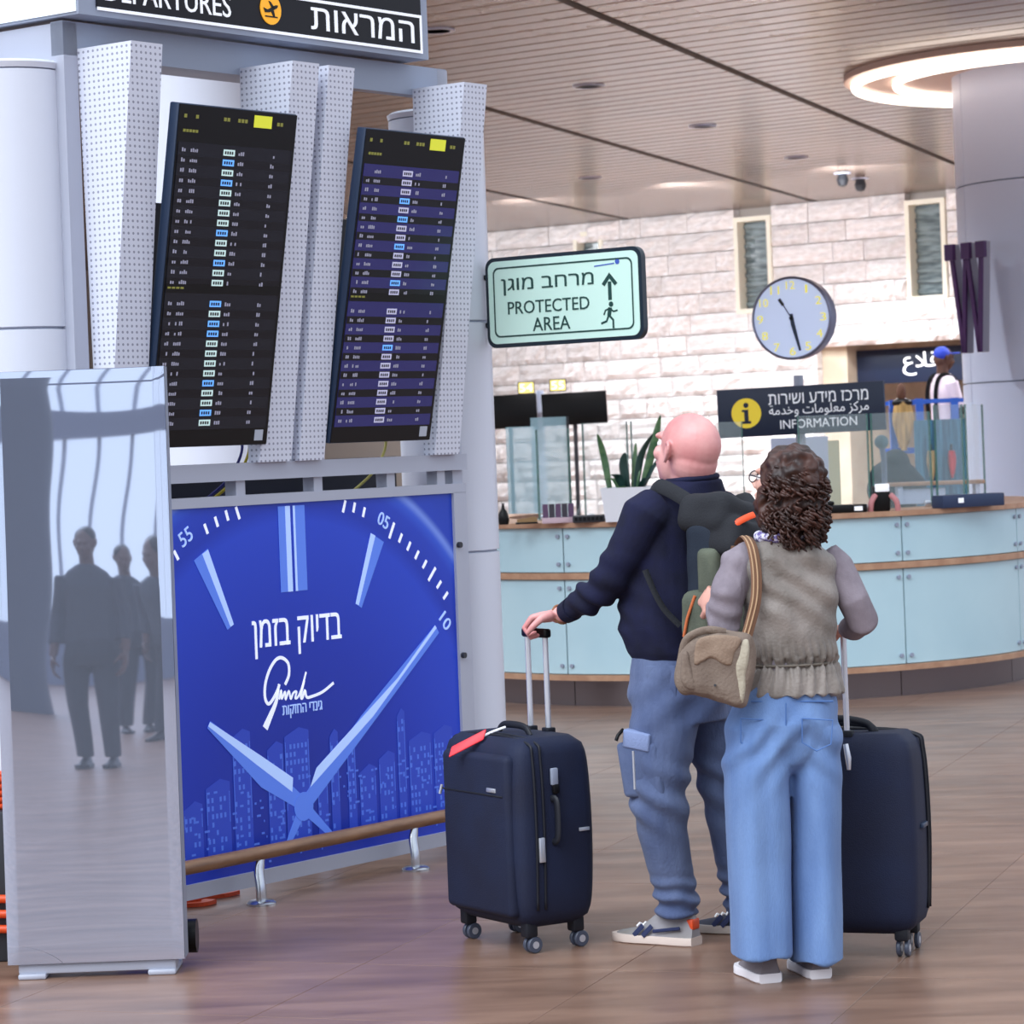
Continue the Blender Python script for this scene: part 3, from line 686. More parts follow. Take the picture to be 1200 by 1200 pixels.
MG2 = MG @ Matrix.Translation((0, 0, .0035))
lettering('מרחב מוגן'[::-1], .085, .555, .215, .285, MG2, M_['green_dark'], sg, bold=.01)
lettering('PROTECTED', .115, .53, .135, .188, MG2, M_['green_dark'], sg, bold=.008)
lettering('AREA', .24, .43, .06, .115, MG2, M_['green_dark'], sg, bold=.008)
m = MB(); m.prism([(.625, .165), (.642, .165), (.642, .24), (.625, .24)], 0, .001, MG2); m.prism([(.595, .232), (.608, .222), (.6335, .252), (.659, .222), (.672, .232), (.6335, .276)], 0, .001, MG2)
m.build('arrow', M_['green_dark'], sg, 0)
m = MB(); m.prism([(.637+.011*math.cos(k*math.pi/8), .148+.011*math.sin(k*math.pi/8)) for k in range(16)], 0, .001, MG2)
stroke(m, [(.632, .135), (.625, .10)], .018, 0, .001, MG2); stroke(m, [(.632, .13), (.648, .118), (.668, .122)], .007, 0, .001, MG2); stroke(m, [(.63, .132), (.608, .124), (.60, .106)], .007, 0, .001, MG2)
stroke(m, [(.627, .102), (.645, .084), (.645, .05)], .009, 0, .001, MG2); stroke(m, [(.623, .102), (.612, .08), (.585, .072)], .009, 0, .001, MG2); m.build('running_figure', M_['green_dark'], sg, 0)
m = MB(); m.prism([(.675+.011*math.cos(k*math.pi/8), .318+.011*math.sin(k*math.pi/8)) for k in range(16)], 0, .001, MG2); stroke(m, [(.56, .306), (.66, .312)], .005, 0, .001, MG2); m.build('small_emblem', mat('emblem_blue', (70, 100, 190), .5), sg, 0)
cc = K(1.935, -.25, 0); MB().cyl(MG @ Vector((.03, .1, -.03)), Vector((cc.x, cc.y, cz_-.1)), .012, n=8).cyl(MG @ Vector((.03, .3, -.03)), Vector((cc.x, cc.y, cz_+.1)), .012, n=8).build('bracket', M_['dark'], sg)
# ------------------------------------------------------------------ brushed steel panel (digital totem seen from behind)
st = thing('steel_totem', (-1.38, 9.35, 0), 'tall mirror-like brushed steel totem standing at the left in front of the kiosk', 'totem')
Wd, H0, H1 = .565, .05, 1.945
lean = math.tan(R(1.35)); vs = []; nx, nz = 28, 60
for k in range(nz+1):
    for i in range(nx+1):
        u_ = i/nx; v_ = k/nz; z_ = H0 + (H1-H0)*v_
        wob = -.012*(u_-.45)**2*math.sin(6*(v_*1.86-1.66))/6 + .00025*math.sin(v_*9+u_*2) + .0001*math.sin(v_*23+u_*4)
        e = min(u_, 1-u_, v_, 1-v_)
        vs.append((-1.672 + Wd*u_, 9.26 + (z_-H0)*lean + wob + (.003 if e == 0 else 0), z_))
fs = [(k*(nx+1)+i, k*(nx+1)+i+1, (k+1)*(nx+1)+i+1, (k+1)*(nx+1)+i) for k in range(nz) for i in range(nx)]
m = MB(); m.add(vs, fs)
mirror = mat('mirror_steel', (200, 210, 232), .014, metal=.85)
pm = m.build('front_sheet', mirror, st, 180)
b0 = 9.272; m = MB(); x0, x1 = -1.672, -1.672+Wd
m.add([(x0, b0, H0), (x1, b0, H0), (x1, b0+(H1-H0)*lean, H1), (x0, b0+(H1-H0)*lean, H1), (x0, b0+.10, H0), (x1, b0+.10, H0), (x1, b0+(H1-H0)*lean+.07, H1), (x0, b0+(H1-H0)*lean+.07, H1)],
      [(1, 0, 4, 5), (2, 1, 5, 6), (3, 2, 6, 7), (0, 3, 7, 4), (5, 4, 7, 6)]).build('body', M_['frame'], st, 0)
MB().bevbox((x0+.03, 9.28, .015), (x1-.03, 9.36, .05), .006).build('plinth', M_['frame_l'], st)
for q in (x0+.02, x1-.13): MB().bevbox((q+.01, 9.265, 0), (q+.10, 9.46, .018), .006).build('foot', M_['frame_l'], st)
MB().cyl((x1-.03, 9.46, .09), (x1+.02, 9.46, .09), .055, n=20).build('castor', M_['black'], st)
# crate and cables behind it
cr = thing('cable_crate', (-1.74, 9.75, 0), 'dark crate with orange cable coils behind the steel totem at the left edge', 'crate')
MB().bevbox((-1.95, 9.62, 0), (-1.62, 9.9, .5), .01).build('box', M_['dark'], cr)
for k in range(5): MB().tube([(-1.80+.13*math.cos(a*.4), 9.76+.1*math.sin(a*.4), .51+k*.022) for a in range(16)], .011, 8, closed=True).build('cable_coil', M_['orange'], cr, 180)
for k in range(3): MB().tube([(-1.90, 9.60, .12+k*.05), (-1.7, 9.602, .11+k*.05), (-1.60, 9.60, .12+k*.05)], .014, 8).build('cable', M_['orange'], cr, 180)
for k, (x, y, dx, dy, lab) in enumerate([(245, 1053, .12, .10, 'orange flat strap lying under the poster, farther one'), (222, 1063, .10, .05, 'orange flat strap lying beside the steel totem, nearer one')]):
    g = G(x, y); m = MB(); M2 = frame(g, Vector((.8, .6, 0)), Vector((-.6, .8, 0)), Z)
    pts = smooth2([(-dx, 0), (-dx*.3, .02), (dx*.4, -.01), (dx, .015)], 5); stroke(m, [(p.x, p.y) for p in pts], .05, .001, .016, M2)
    stroke(m, [(p.x, p.y+.03) for p in pts[:-4]], .03, .016, .026, M2)
    tag(m.build('floor_strap', M_['orange'], smooth=0), lab, 'strap', 'orange straps on the floor')
# cables behind the beams
for k, (t, colr, lab) in enumerate([(.52, (200, 180, 40), 'yellow'), (.48, (40, 40, 120), 'blue'), (1.33, (210, 200, 110), 'pale yellow')]):
    o = MB().tube(smooth2([K(t, -.1, 1.75), K(t-.04, -.06, 1.66), K(t-.10, -.08, 1.56), K(t-.2, -.12, 1.48)]), .006, 6).build('cable', mat('cable_'+lab.replace(' ', '_'), colr, .5), kiosk, 180)
# ------------------------------------------------------------------ curved information counter
CC = Vector((1.5, 19.85, 0)); CR = 2.1
def arc(r, phi, z): return Vector((CC.x + r*math.sin(R(phi)), CC.y - r*math.cos(R(phi)), z))
ct = thing('information_counter', CC, 'round information counter with pale aqua glass panels, wooden edges and steel plinth', 'counter')
def band(mb, r0, r1, z0, z1, p0_, p1_, n=None):
    n = n or max(3, int((p1_-p0_)/3))
    rs = []
    for i in range(n+1):
        ph = p0_ + (p1_-p0_)*i/n; rs.append([arc(r0, ph, z0), arc(r1, ph, z0), arc(r1, ph, z1), arc(r0, ph, z1)])
    return mb.rings(rs)
band(MB(), CR-.55, CR+.03, 1.118, 1.15, -125, 125).build('counter_top', M_['birch'], ct, 40)
band(MB(), CR-.04, CR+.02, .795, .835, -125, 125).build('wood_strip', M_['birch'], ct, 40)
band(MB(), CR-.04, CR+.03, .165, .20, -125, 125).build('wood_strip', M_['birch'], ct, 40)
for k in range(-4, 4):
    p0_ = -5.0+k*30; p1_ = p0_+30
    if p1_ > 125 or p0_ < -126: continue
    for (z0, z1) in ((.205, .79), (.84, 1.114)):
        pn = band(MB(), CR-.012, CR, z0, z1, p0_+.12, p1_-.12).build('glass_panel', M_['aqua'], ct, 40)
        for ph in (p0_+1.0, p1_-1.0):
            for z in (z0+.05, z1-.05):
                MB().cyl(arc(CR, ph, z), arc(CR+.014, ph, z), .013, n=10).build('fixing_stud', M_['frame'], pn, 40)
    band(MB(), CR-.09, CR-.07, 0, .165, p0_+.1, p1_-.1).build('plinth_plate', M_['plinth'], ct, 40)
band(MB(), CR-.12, CR-.05, .165, 1.118, -125, 125).build('carcass', mat('carcass', (120, 150, 156), .6), ct, 40)
# glass screens standing on the counter
gl = [(-52, -42, 1.74), (-38, -27, 1.77), (-26, -15, 1.77), (-13.5, -2, 1.74), (10, 26, 1.76), (27, 44, 1.76), (46, 58, 1.80), (60, 80, 1.80)]
names = ['narrow clear glass screen at the left end of the counter', 'clear glass screen left of the planter, under the black monitors', 'clear glass screen just behind the white planter', 'clear glass screen below the yellow disc of the information sign',
         'clear glass screen behind the curly-haired woman', 'clear glass screen in front of the dark jacket heap', 'clear green-edged glass screen before the big round pillar', 'rightmost clear glass screen on the counter']
for (a, b_, zt), nm in zip(gl, names):
    rr_ = CR-.40
    g = thing('glass_screen', arc(rr_, (a+b_)/2, 1.15), nm, 'screen', 'glass screens on the counter')
    band(MB(), rr_-.005, rr_+.005, 1.152, zt, a, b_).build('pane', M_['glass'], g, 60)
    for e in (a, b_): band(MB(), rr_-.007, rr_+.007, 1.152, zt, e-.12, e+.12, 1).build('green_edge', M_['glass_edge'], g, 0)
    for e in (a+1.5, b_-1.5): MB().bevbox((-.02, -.02, 0), (.02, .02, .04), .004, Matrix.Translation(arc(rr_, e, 1.15))).build('clamp', M_['chrome'], g)
# inner glass partitions standing on the floor behind (seen edge on at the left)
for k, (x, Y, wd, zt, nm) in enumerate([(612, 21.5, .22, 1.78, 'left tall bluish glass partition behind the counter beside the kiosk column'), (645, 21.2, .26, 1.84, 'right tall bluish glass partition behind the counter, right of its twin')]):
    p = P(x, 560, Y); g = thing('glass_partition', (p.x, Y, 0), nm, 'partition', 'tall glass partitions')
    MB().box((p.x-wd/2, Y-.01, 0), (p.x+wd/2, Y+.01, zt)).build('pane', mat('blue_glass', (176, 212, 224), .1, alpha=.42), g, 0)
    MB().box((p.x+wd/2, Y-.015, 0), (p.x+wd/2+.02, Y+.015, zt)).build('edge', M_['dark'], g, 0)
# planter
pp = P(738, 606, 17.98); pz = 1.15
pt = thing('planter', (pp.x, pp.y, pz), 'white square planter with long pointed green leaves on the counter beside the bald man', 'planter')
Mx = Matrix.Translation((pp.x, pp.y, pz)) @ Matrix.Rotation(R(-8), 4, 'Z')
m = MB(); w0, w1, h = .135, .16, .21
outer = [[Mx @ Vector((sx*q, sy*q, zz)) for sx, sy in ((-1, -1), (1, -1), (1, 1), (-1, 1))] for q, zz in ((w0, 0), (w1, h), (w1-.012, h), (w1-.02, h-.03))]
m.rings(outer).build('pot', mat('white_pot', (232, 234, 240), .35), pt, 0)
MB().box((-.135, -.135, h-.035), (.135, .135, h-.03), Mx).build('soil', mat('soil', (60, 46, 38), .9), pt, 0)
lm = mat('leaf_green', (52, 96, 60), .35, rgb2=(96, 128, 84), nscale=20); lm2 = mat('leaf_dark', (38, 68, 62), .35)
rnd = random.Random(11)
for (tx, ty, bx, wd) in [(700, 508, 715, .022), (716, 556, 730, .03), (732, 530, 736, .032), (745, 518, 741, .02), (765, 508, 745, .026), (774, 486, 752, .028), (722, 578, 733, .024), (752, 545, 744, .028), (708, 562, 728, .024), (760, 560, 748, .03), (780, 530, 752, .02)]:
    a = P(bx, 574, 17.98); e = P(tx, ty, 17.98 + rnd.uniform(-.1, .1)); a.z = pz+h-.03
    mid = (a+e)/2 + Vector((rnd.uniform(-.02, .02), rnd.uniform(-.03, .03), .04))
    pts = smooth2([a, mid, e], 6); n_ = len(pts); sd_ = Vector((rnd.uniform(.5, 1), rnd.uniform(-.6, .6), .1)).normalized(); L_, R_, Mi = [], [], []
    for i, p in enumerate(pts):
        ww = wd*math.sin(math.pi*min(1, .12+.88*i/(n_-1)))**.7 if i < n_-1 else .001
        L_.append(p+sd_*ww); R_.append(p-sd_*ww); Mi.append(p+Vector((0, .006, -.004)))
    m = MB(); vs = L_+Mi+R_; fs = []
    for i in range(n_-1): fs += [(i, i+1, n_+i+1, n_+i), (n_+i, n_+i+1, 2*n_+i+1, 2*n_+i)]
    me_o = m.add(vs, fs).build('leaf', rnd.choice([lm, lm2, lm]), pt, 180)
    sol = me_o.modifiers.new('t', 'SOLIDIFY'); sol.thickness = .002
# things on the counter
def on(x, phi_r=.25): return G(x, 608, 1.15)
def small(name, x, y, Y, lab, cat, grp=None):
    p = P(x, y, Y); p.z = 1.15; return thing(name, p, lab, cat, grp), p
t, p = small('black_vase', 590, 607, 18.2, 'small black pear-shaped object standing at the left end of the counter', 'bottle')
MB().lathe([(.002, 0), (.03, 0), (.036, .03), (.03, .07), (.012, .10), (.008, .125), (.002, .128)], p, 20).build('body', M_['black'], t, 60)
MB().lathe([(.002, .128), (.01, .128), (.01, .135), (.002, .135)], p, 12).build('stopper', M_['dark'], t)
t, p = small('stapler', 617, 607, 18.15, 'small black stapler lying near the left end of the counter', 'stapler')
Ms = Matrix.Translation(p); MB().bevbox((-.07, -.015, 0), (.07, .015, .012), .004, Ms).build('base', M_['black'], t)
MB().prism([(-.06, .012), (.065, .012), (.07, .035), (.05, .045), (-.06, .03)], -.014, .014, Ms @ Matrix.Rotation(R(90), 4, 'X')).build('arm', mat('tan_plastic', (150, 120, 80), .4), t, 0)
pm_ = [mat('paper_pink', (206, 180, 190), .6), mat('print_purple', (96, 70, 100), .6), mat('print_dark', (60, 56, 66), .6)]
t, p = small('leaflet_holder', 654, 607, 18.1, 'clear holder full of purple leaflets on the counter beneath the black monitors', 'holder')
Ms = Matrix.Translation(p); MB().bevbox((-.10, -.04, 0), (.10, .04, .035), .004, Ms).build('tray', pm_[0], t)
for q in range(5): MB().box((-.095+q*.04, -.01+q*.004, .03), (-.06+q*.04, .0+q*.004, .12), Ms).build('leaflet', pm_[1+q % 2], t, 0)
MB().prism([(.09, .02), (.15, .12), (.16, .12), (.11, .02)], -.03, .03, Ms @ Matrix.Rotation(R(90), 4, 'X')).build('tilted_pane', M_['glass'], t, 0)
t, p = small('keyboard', 690, 607, 18.0, 'dark keyboard-like box lying left of the white planter on the counter', 'box')
Ms = Matrix.Translation(p); MB().bevbox((-.10, -.05, 0), (.10, .05, .045), .006, Ms).build('case', M_['dark'], t)
for q in range(7): MB().box((-.09+q*.026, -.052, .012), (-.07+q*.026, -.049, .035), Ms).build('button', M_['black'], t, 0)
t, p = small('desk_phone', 985, 602, 17.95, 'flat black desk telephone on the counter right of the curly-haired woman', 'telephone')
Ms = Matrix.Translation(p); MB().bevbox((-.10, -.06, 0), (.16, .06, .05), .008, Ms).build('base', M_['black'], t)
MB().bevbox((-.09, -.05, .05), (-.04, .05, .075), .01, Ms).build('handset', M_['black'], t); MB().box((.08, -.062, .012), (.13, -.06, .038), Ms).build('label_plate', M_['text_w'], t, 0)
t, p = small('hand_camera', 1034, 600, 17.98, 'black camera-like device with white top between two pink sleeves on the counter', 'device')
Ms = Matrix.Translation(p); MB().bevbox((-.06, -.03, 0), (.05, .03, .16), .012, Ms).build('body', M_['black'], t); MB().bevbox((-.045, -.034, .12), (.045, -.02, .17), .006, Ms).build('white_plate', M_['text_w'], t)
for sx in (-.07, .085): MB().tube(smooth2([p+Vector((sx*.6, -.02, .1)), p+Vector((sx, -.04, .06)), p+Vector((sx*1.1, -.03, .0))], 4), .018, 10).build('strap', mat('pink_strap', (196, 130, 132), .6), t, 60)
t, p = small('tray_box', 1138, 597, 18.2, 'long dark blue box on the counter before the big round pillar', 'box')
Ms = Matrix.Translation(p) @ Matrix.Rotation(R(28), 4, 'Z'); MB().bevbox((-.26, -.06, 0), (.22, .06, .08), .008, Ms).build('box', mat('dark_blue_box', (36, 52, 84), .5), t); MB().box((-.14, -.062, .03), (-.10, -.06, .06), Ms).build('logo_plate', M_['text_w'], t, 0)
t, p = small('raised_shelf', 1090, 597, 19.5, 'light wooden raised shelf inside the counter, left of the glass before the pillar', 'shelf')
Ms = Matrix.Translation((p.x, p.y, 1.15)); MB().bevbox((-.28, -.1, .12), (.36, .1, .145), .005, Ms).build('board', M_['birch'], t)
for q in (-.22, .30): MB().box((q, -.08, 0), (q+.03, .08, .12), Ms).build('foot', M_['white'], t, 0)
MB().box((-.19, -.05, 0), (.10, .05, .10), Ms).build('white_tray', M_['white'], t, 0)
# clock on its pole
kp = Vector((P(935, 430, 19.9).x, 19.9, 0)); ck = thing('clock', kp, 'round white station clock with yellow numerals and black hands on a pole', 'clock')
MB().cyl((kp.x, kp.y, 0), (kp.x, kp.y, 2.05), .034, n=20).build('pole', M_['frame_l'], ck)
cr_ = .283; cy_ = R(-24)
ctr = P(928, 373, 19.9); ctr = Vector((kp.x-.02, 19.9, ctr.z)); fnv = Vector((-math.sin(-cy_)*1, -math.cos(cy_), 0)).normalized(); hx = Vector((-fnv.y, fnv.x, 0))
hx = fnv.cross(Z)*-1; hx = Z.cross(fnv)*1
MC = frame(ctr, hx, Z, fnv)
MB().lathe([(cr_-.012, -.10), (cr_, -.09), (cr_+.004, .035), (cr_-.004, .045), (cr_-.014, .04), (cr_-.014, .0), (cr_-.016, -.09)], (0, 0, 0), 48, MC).build('housing', mat('clock_rim', (126, 128, 150), .3, metal=.5), ck, 40)
MB().lathe([(.002, .0), (cr_-.012, .0), (cr_-.012, .034), (.002, .034)], (0, 0, 0), 48, MC).build('dial', mat('clock_dial', (206, 220, 250), .2, emit=.3, coat=.5), ck, 40)
ym = mat('clock_yellow', (242, 230, 96), .5, emit=.4); MD = MC @ Matrix.Translation((0, 0, .0345))
for k in range(1, 13):
    a = R(90-30*k); r_ = cr_*.80; s_ = str(k); wd = .008 if k == 1 else .022 if k < 10 else .032
    lettering(s_, r_*math.cos(a)-wd, r_*math.cos(a)+wd, r_*math.sin(a)-.028, r_*math.sin(a)+.028, MD, ym, ck, name='numeral', bold=.035)
m = MB(); stroke(m, [(0, .03), (.008, -.04), (.055, -.225)], [.02, .03, .016], .001, .004, MD); m.build('minute_hand', M_['bluesteel'], ck, 0)
m = MB(); stroke(m, [(.0, .0), (-.06, .10)], .007, .001, .003, MD); stroke(m, [(-.055, .09), (-.085, .135)], .022, .001, .003, MD); m.build('hour_hand', M_['dark'], ck, 0)
MB().lathe([(.002, 0), (.016, 0), (.016, .006), (.002, .006)], (0, 0, 0), 16, MD).build('hub', M_['black'], ck)
# information sign hung on the same pole
is_ = thing('information_sign', (kp.x, 19.8, 1.6), 'navy information sign in Hebrew, Arabic and English with a yellow i disc below the clock', 'sign')
Yi = 19.78; a = P(842, 459, Yi); b_ = P(846, 516, Yi); e = P(1033, 447, Yi)
ax = Vector((.97, -.24, 0)).normalized(); Wd_ = (e.x-a.x)/ax.x; Hd = a.z-b_.z
tilt = R(.9); MI = frame(Vector((a.x, Yi+.13, b_.z+.012)), ax, Z, ax.cross(Z)) @ Matrix.Rotation(tilt, 4, 'Z')
MB().bevbox((0, 0, -.05), (Wd_, Hd, 0), .004, MI).build('board', M_['navy_sign'], is_)
MI2 = MI @ Matrix.Translation((0, 0, .001)); s_ = Wd_/190
dx, dy = 33*s_, Hd-28*s_
MB().prism([(dx+17*s_*math.cos(k*math.pi/16), dy+17*s_*math.sin(k*math.pi/16)) for k in range(32)], 0, .002, MI2).build('yellow_disc', mat('info_yellow', (244, 214, 60), .5, emit=.2), is_, 0)
m = MB(); m.prism([(dx+3*s_*math.cos(k*math.pi/8), dy+9*s_+3*s_*math.sin(k*math.pi/8)) for k in range(16)], .002, .004, MI2); m.box((dx-2.4*s_, dy-11*s_, .002), (dx+2.4*s_, dy+4*s_, .004), MI2)
m.box((dx-5*s_, dy+1.5*s_, .002), (dx-2.4*s_, dy+4*s_, .004), MI2); m.box((dx-5*s_, dy-12*s_, .002), (dx+5*s_, dy-9*s_, .004), MI2); m.build('i_symbol', M_['navy_sign'], is_, 0)
lettering('מרכז מידע ושירות'[::-1], 59*s_, 172*s_, Hd-20*s_, Hd-8*s_, MI2, M_['text_w'], is_)
lettering('\uFE94\uFEE3\uFEAA\uFEA7\uFEED \uFE95\uFE8E\uFEE3\uFEEE\uFEE0\uFECC\uFEE3 \uFEB0\uFEDB\uFEAE\uFEE3', 59*s_, 172*s_, Hd-35*s_, Hd-21*s_, MI2, M_['text_w'], is_)
lettering('INFORMATION', 71*s_, 158*s_, Hd-48*s_, Hd-38*s_, MI2, M_['text_w'], is_, bold=.02)
# two black monitors with number boxes
for k, (x0, x1, y0, y1, bx0, bx1, by0, by1, s_, lab) in enumerate([(566, 629, 462, 504, 607, 626, 447, 462, '54', 'left black desk monitor with a yellow number box reading 54'), (636, 711, 459, 500, 644, 663, 444, 459, '55', 'right black desk monitor with a yellow number box reading 55')]):
    Y = 27; a = P(x0, y1, Y); b_ = P(x1, y0+ (0 if k else 0), Y)
    mo = thing('desk_monitor', ((a.x+b_.x)/2, Y, a.z), lab, 'monitor', 'black monitors over the check-in desks')
    Mo = Matrix.Translation((a.x, Y, a.z)) @ Matrix.Rotation(R(-3), 4, 'Z') @ Matrix.Rotation(R(-1.2), 4, 'Y'); w_, h_ = b_.x-a.x, b_.z-a.z
    MB().bevbox((0, 0, 0), (w_, .05, h_), .006, Mo).build('screen', M_['black'], mo)
    c0 = P(bx0, by1, Y); c1 = P(bx1, by0, Y)
    MB().box((c0.x, Y-.02, c0.z), (c1.x, Y+.04, c1.z)).build('number_box', mat('number_frame', (60, 52, 30), .5), mo, 0)
    MN = frame(Vector((c0.x, Y-.021, c0.z)), Vector((1, 0, 0)), Z, Vector((0, -1, 0)))
    MB().box((.008, .008, 0), (c1.x-c0.x-.008, c1.z-c0.z-.008, .001), MN).build('number_plate', mat('number_glow', (240, 226, 130), .5, emit=.7), mo, 0)
    lettering(s_, .018, c1.x-c0.x-.018, .02, c1.z-c0.z-.02, MN @ Matrix.Translation((0, 0, .001)), mat('number_white', (255, 255, 236), .5, emit=1.0), mo, bold=.03)
    MB().cyl((a.x+w_*.5, Y+.05, 0), (a.x+w_*.5, Y+.05, a.z+.1), .02, n=10).build('stand', M_['dark'], mo)
q = P(633, 470, 27.3); tag(MB().bevbox((q.x-.035, 27.25, 0), (q.x+.035, 27.35, q.z+.10), .008).build('post', M_['white']), 'slim white post standing between the two black monitors', 'post')
# ------------------------------------------------------------------ scaffold lift with a worker, far right
blue = mat('blue_paint', (40, 92, 190), .4); YL = 27.5
def PL(x, y, dy=0): return P(x, y, YL+dy)
lf = thing('scaffold_lift', (PL(1080, 560).x, YL, 0), 'blue steel work platform with railings standing before the far portal', 'scaffold')
for (x, y) in ((1046, 469), (1077, 467), (1118, 466)):
    for dy in (0, .9): c = PL(x, y, dy); MB().box((c.x-.035, c.y-.03, 0), (c.x+.035, c.y+.03, PL(x, y).z)).build('upright', blue, lf, 0)
xa, xb = PL(1044, 470).x, PL(1136, 466).x; zt_ = PL(1080, 468).z
for dy in (0, .9):
    MB().box((xa, YL+dy-.02, zt_-.04), (xb, YL+dy+.02, zt_)).build('rail', blue, lf, 0)
    zz = PL(1060, 528).z; MB().box((xa, YL+dy-.02, zz-.03), (xb, YL+dy+.02, zz+.02)).build('rail', blue, lf, 0)
zpl = PL(1080, 613).z; MB().box((xa, YL-.03, zpl-.08), (xb, YL+.93, zpl)).build('platform', blue, lf, 0)
MB().box((xa+.15, YL+.2, 0), (xb-.1, YL+.75, zpl-.08)).build('base', mat('blue_dark', (28, 60, 120), .5), lf, 0)
MB().box((PL(1070, 500).x, YL-.05, zpl), (xb, YL-.035, PL(1090, 492).z)).build('mesh_panel', mat('teal_sheet', (70, 130, 160), .3, alpha=.85, rgb2=(40, 80, 110), nscale=6, stretch=(6, 1, .3)), lf, 0)
def cloth_strip(name, x, y0, y1, wpx, rgb, lab, cat, dy=-.1, top=None):
    a = PL(x, y0, dy); b_ = PL(x+1, y1, dy); w_ = wpx*YL/F; t = thing(name, (a.x, a.y, b_.z), lab, cat); rs = []
    for i in range(13):
        v = i/12; z_ = a.z + (b_.z-a.z)*v; q = w_*.5*(.55+.45*math.sin(math.pi*min(1, v*1.15+.1)))*(1 if v < .9 else .5)
        rs.append([Vector((a.x+q*math.cos(k*math.pi/8)*(1+.15*math.sin(k*2.2)), a.y+.05*math.sin(k*math.pi/8), z_)) for k in range(16)])
    MB().rings(rs).build('cloth', mat('cloth_%s' % name, rgb, .85, rgb2=tuple(int(c*.7) for c in rgb), nscale=10, stretch=(4, 1, .5)), t, 60)
    MB().cyl(Vector((a.x, a.y, a.z-.02)), Vector((a.x, a.y, a.z+.06)), .012, n=8).build('hook', M_['dark'], t); return t
t = cloth_strip('hanging_coat', 1057, 471, 528, 24, (186, 154, 96), 'tan cloth hanging from the blue scaffold rail, with dark brown bundle on top', 'coat')
c = PL(1056, 460, -.1); MB().ell(c, (.045, .04, .09)).build('brown_bundle', mat('brown_cloth', (84, 52, 36), .8), t, 60); c = PL(1057, 472, -.1); MB().ell(c, (.10, .05, .045)).build('black_collar', M_['black'], t, 60)
cloth_strip('hanging_pouch', 1115, 528, 560, 9, (206, 52, 66), 'narrow red pouch hanging in the blue scaffold', 'pouch', -.095)
cloth_strip('hanging_rope', 1091, 528, 563, 11, (186, 168, 128), 'beige rope bundle hanging left of the red pouch in the scaffold', 'rope', -.095)
# dark heap behind the counter glass
hp_ = P(1050, 572, 20.6); t = thing('office_chair', (hp_.x, hp_.y, 0), 'office chair with a dark grey jacket over its back behind the counter glass', 'chair')
m = MB(); m.ell(P(1047, 560, 20.6), (.18, .12, .13)).ell(P(1062, 570, 20.6), (.15, .12, .12)).ell(P(1035, 575, 20.6), (.12, .12, .12)).ell(P(1050, 540, 20.6), (.10, .1, .09))
me = remesh(m, .015, 3, lambda c: .012*noise.noise(c*9)); me.materials.append(mat('dark_jacket', (46, 54, 66), .85)); link('jacket', me, t, 180)
p = P(1050, 590, 20.6); MB().bevbox((p.x-.16, p.y+.1, .45), (p.x+.16, p.y+.14, 1.25), .02).build('chair_back', M_['dark'], t)
MB().cyl((p.x, p.y+.12, 0), (p.x, p.y+.12, .5), .03).build('chair_column', M_['chrome'], t)
t = thing('lamp_head', P(1034, 530, 20.25), 'teal grey rounded lamp on a stem rising behind the dark jacket', 'lamp')
MB().ell(P(1033, 518, 20.25), (.05, .05, .05)).build('head', mat('teal_grey', (92, 128, 140), .5), t, 60); MB().tube([P(1033, 520, 20.25), P(1036, 540, 20.25), Vector((P(1036, 570, 20.25).x, 20.25, .74))], .02, 10).build('stem', mat('grey_stem', (120, 130, 150), .5), t, 60)
dsk = thing('inner_desk', (2.2, 20.25, 0), 'low white desk inside the information counter carrying the teal lamp', 'desk')
MB().bevbox((1.5, 20.1, .70), (2.9, 20.42, .735), .008).build('desktop', M_['white'], dsk)
for q in (1.6, 2.8): MB().bevbox((q-.03, 20.14, 0), (q+.03, 20.38, .70), .008).build('leg', M_['frame'], dsk)
# pale yellow and white shapes seen through the glass behind the woman
p = P(965, 560, 22.5); t = thing('info_board', (p.x, 22.5, 0), 'white freestanding board seen through the glass below the information sign', 'board')
MB().bevbox((P(905, 560, 22.5).x, 22.49, .9), (P(972, 560, 22.5).x, 22.52, P(940, 512, 22.5).z), .005).build('panel', M_['white'], t); 
for q in (910, 966): MB().box((P(q, 560, 22.5).x, 22.5, 0), (P(q, 560, 22.5).x+.03, 22.53, .9)).build('leg', M_['chrome'], t, 0)
p = P(978, 560, 22.0); t = thing('roll_up_banner', (p.x, 22, 0), 'narrow pale yellow upright banner just right of the curly hair', 'banner')
MB().box((p.x-.04, 22, .06), (p.x+.045, 22.01, P(978, 516, 22).z)).build('cloth', mat('pale_yellow', (232, 226, 180), .6), t, 0); MB().bevbox((p.x-.07, 21.95, 0), (p.x+.07, 22.06, .06), .01).build('foot', M_['chrome'], t)
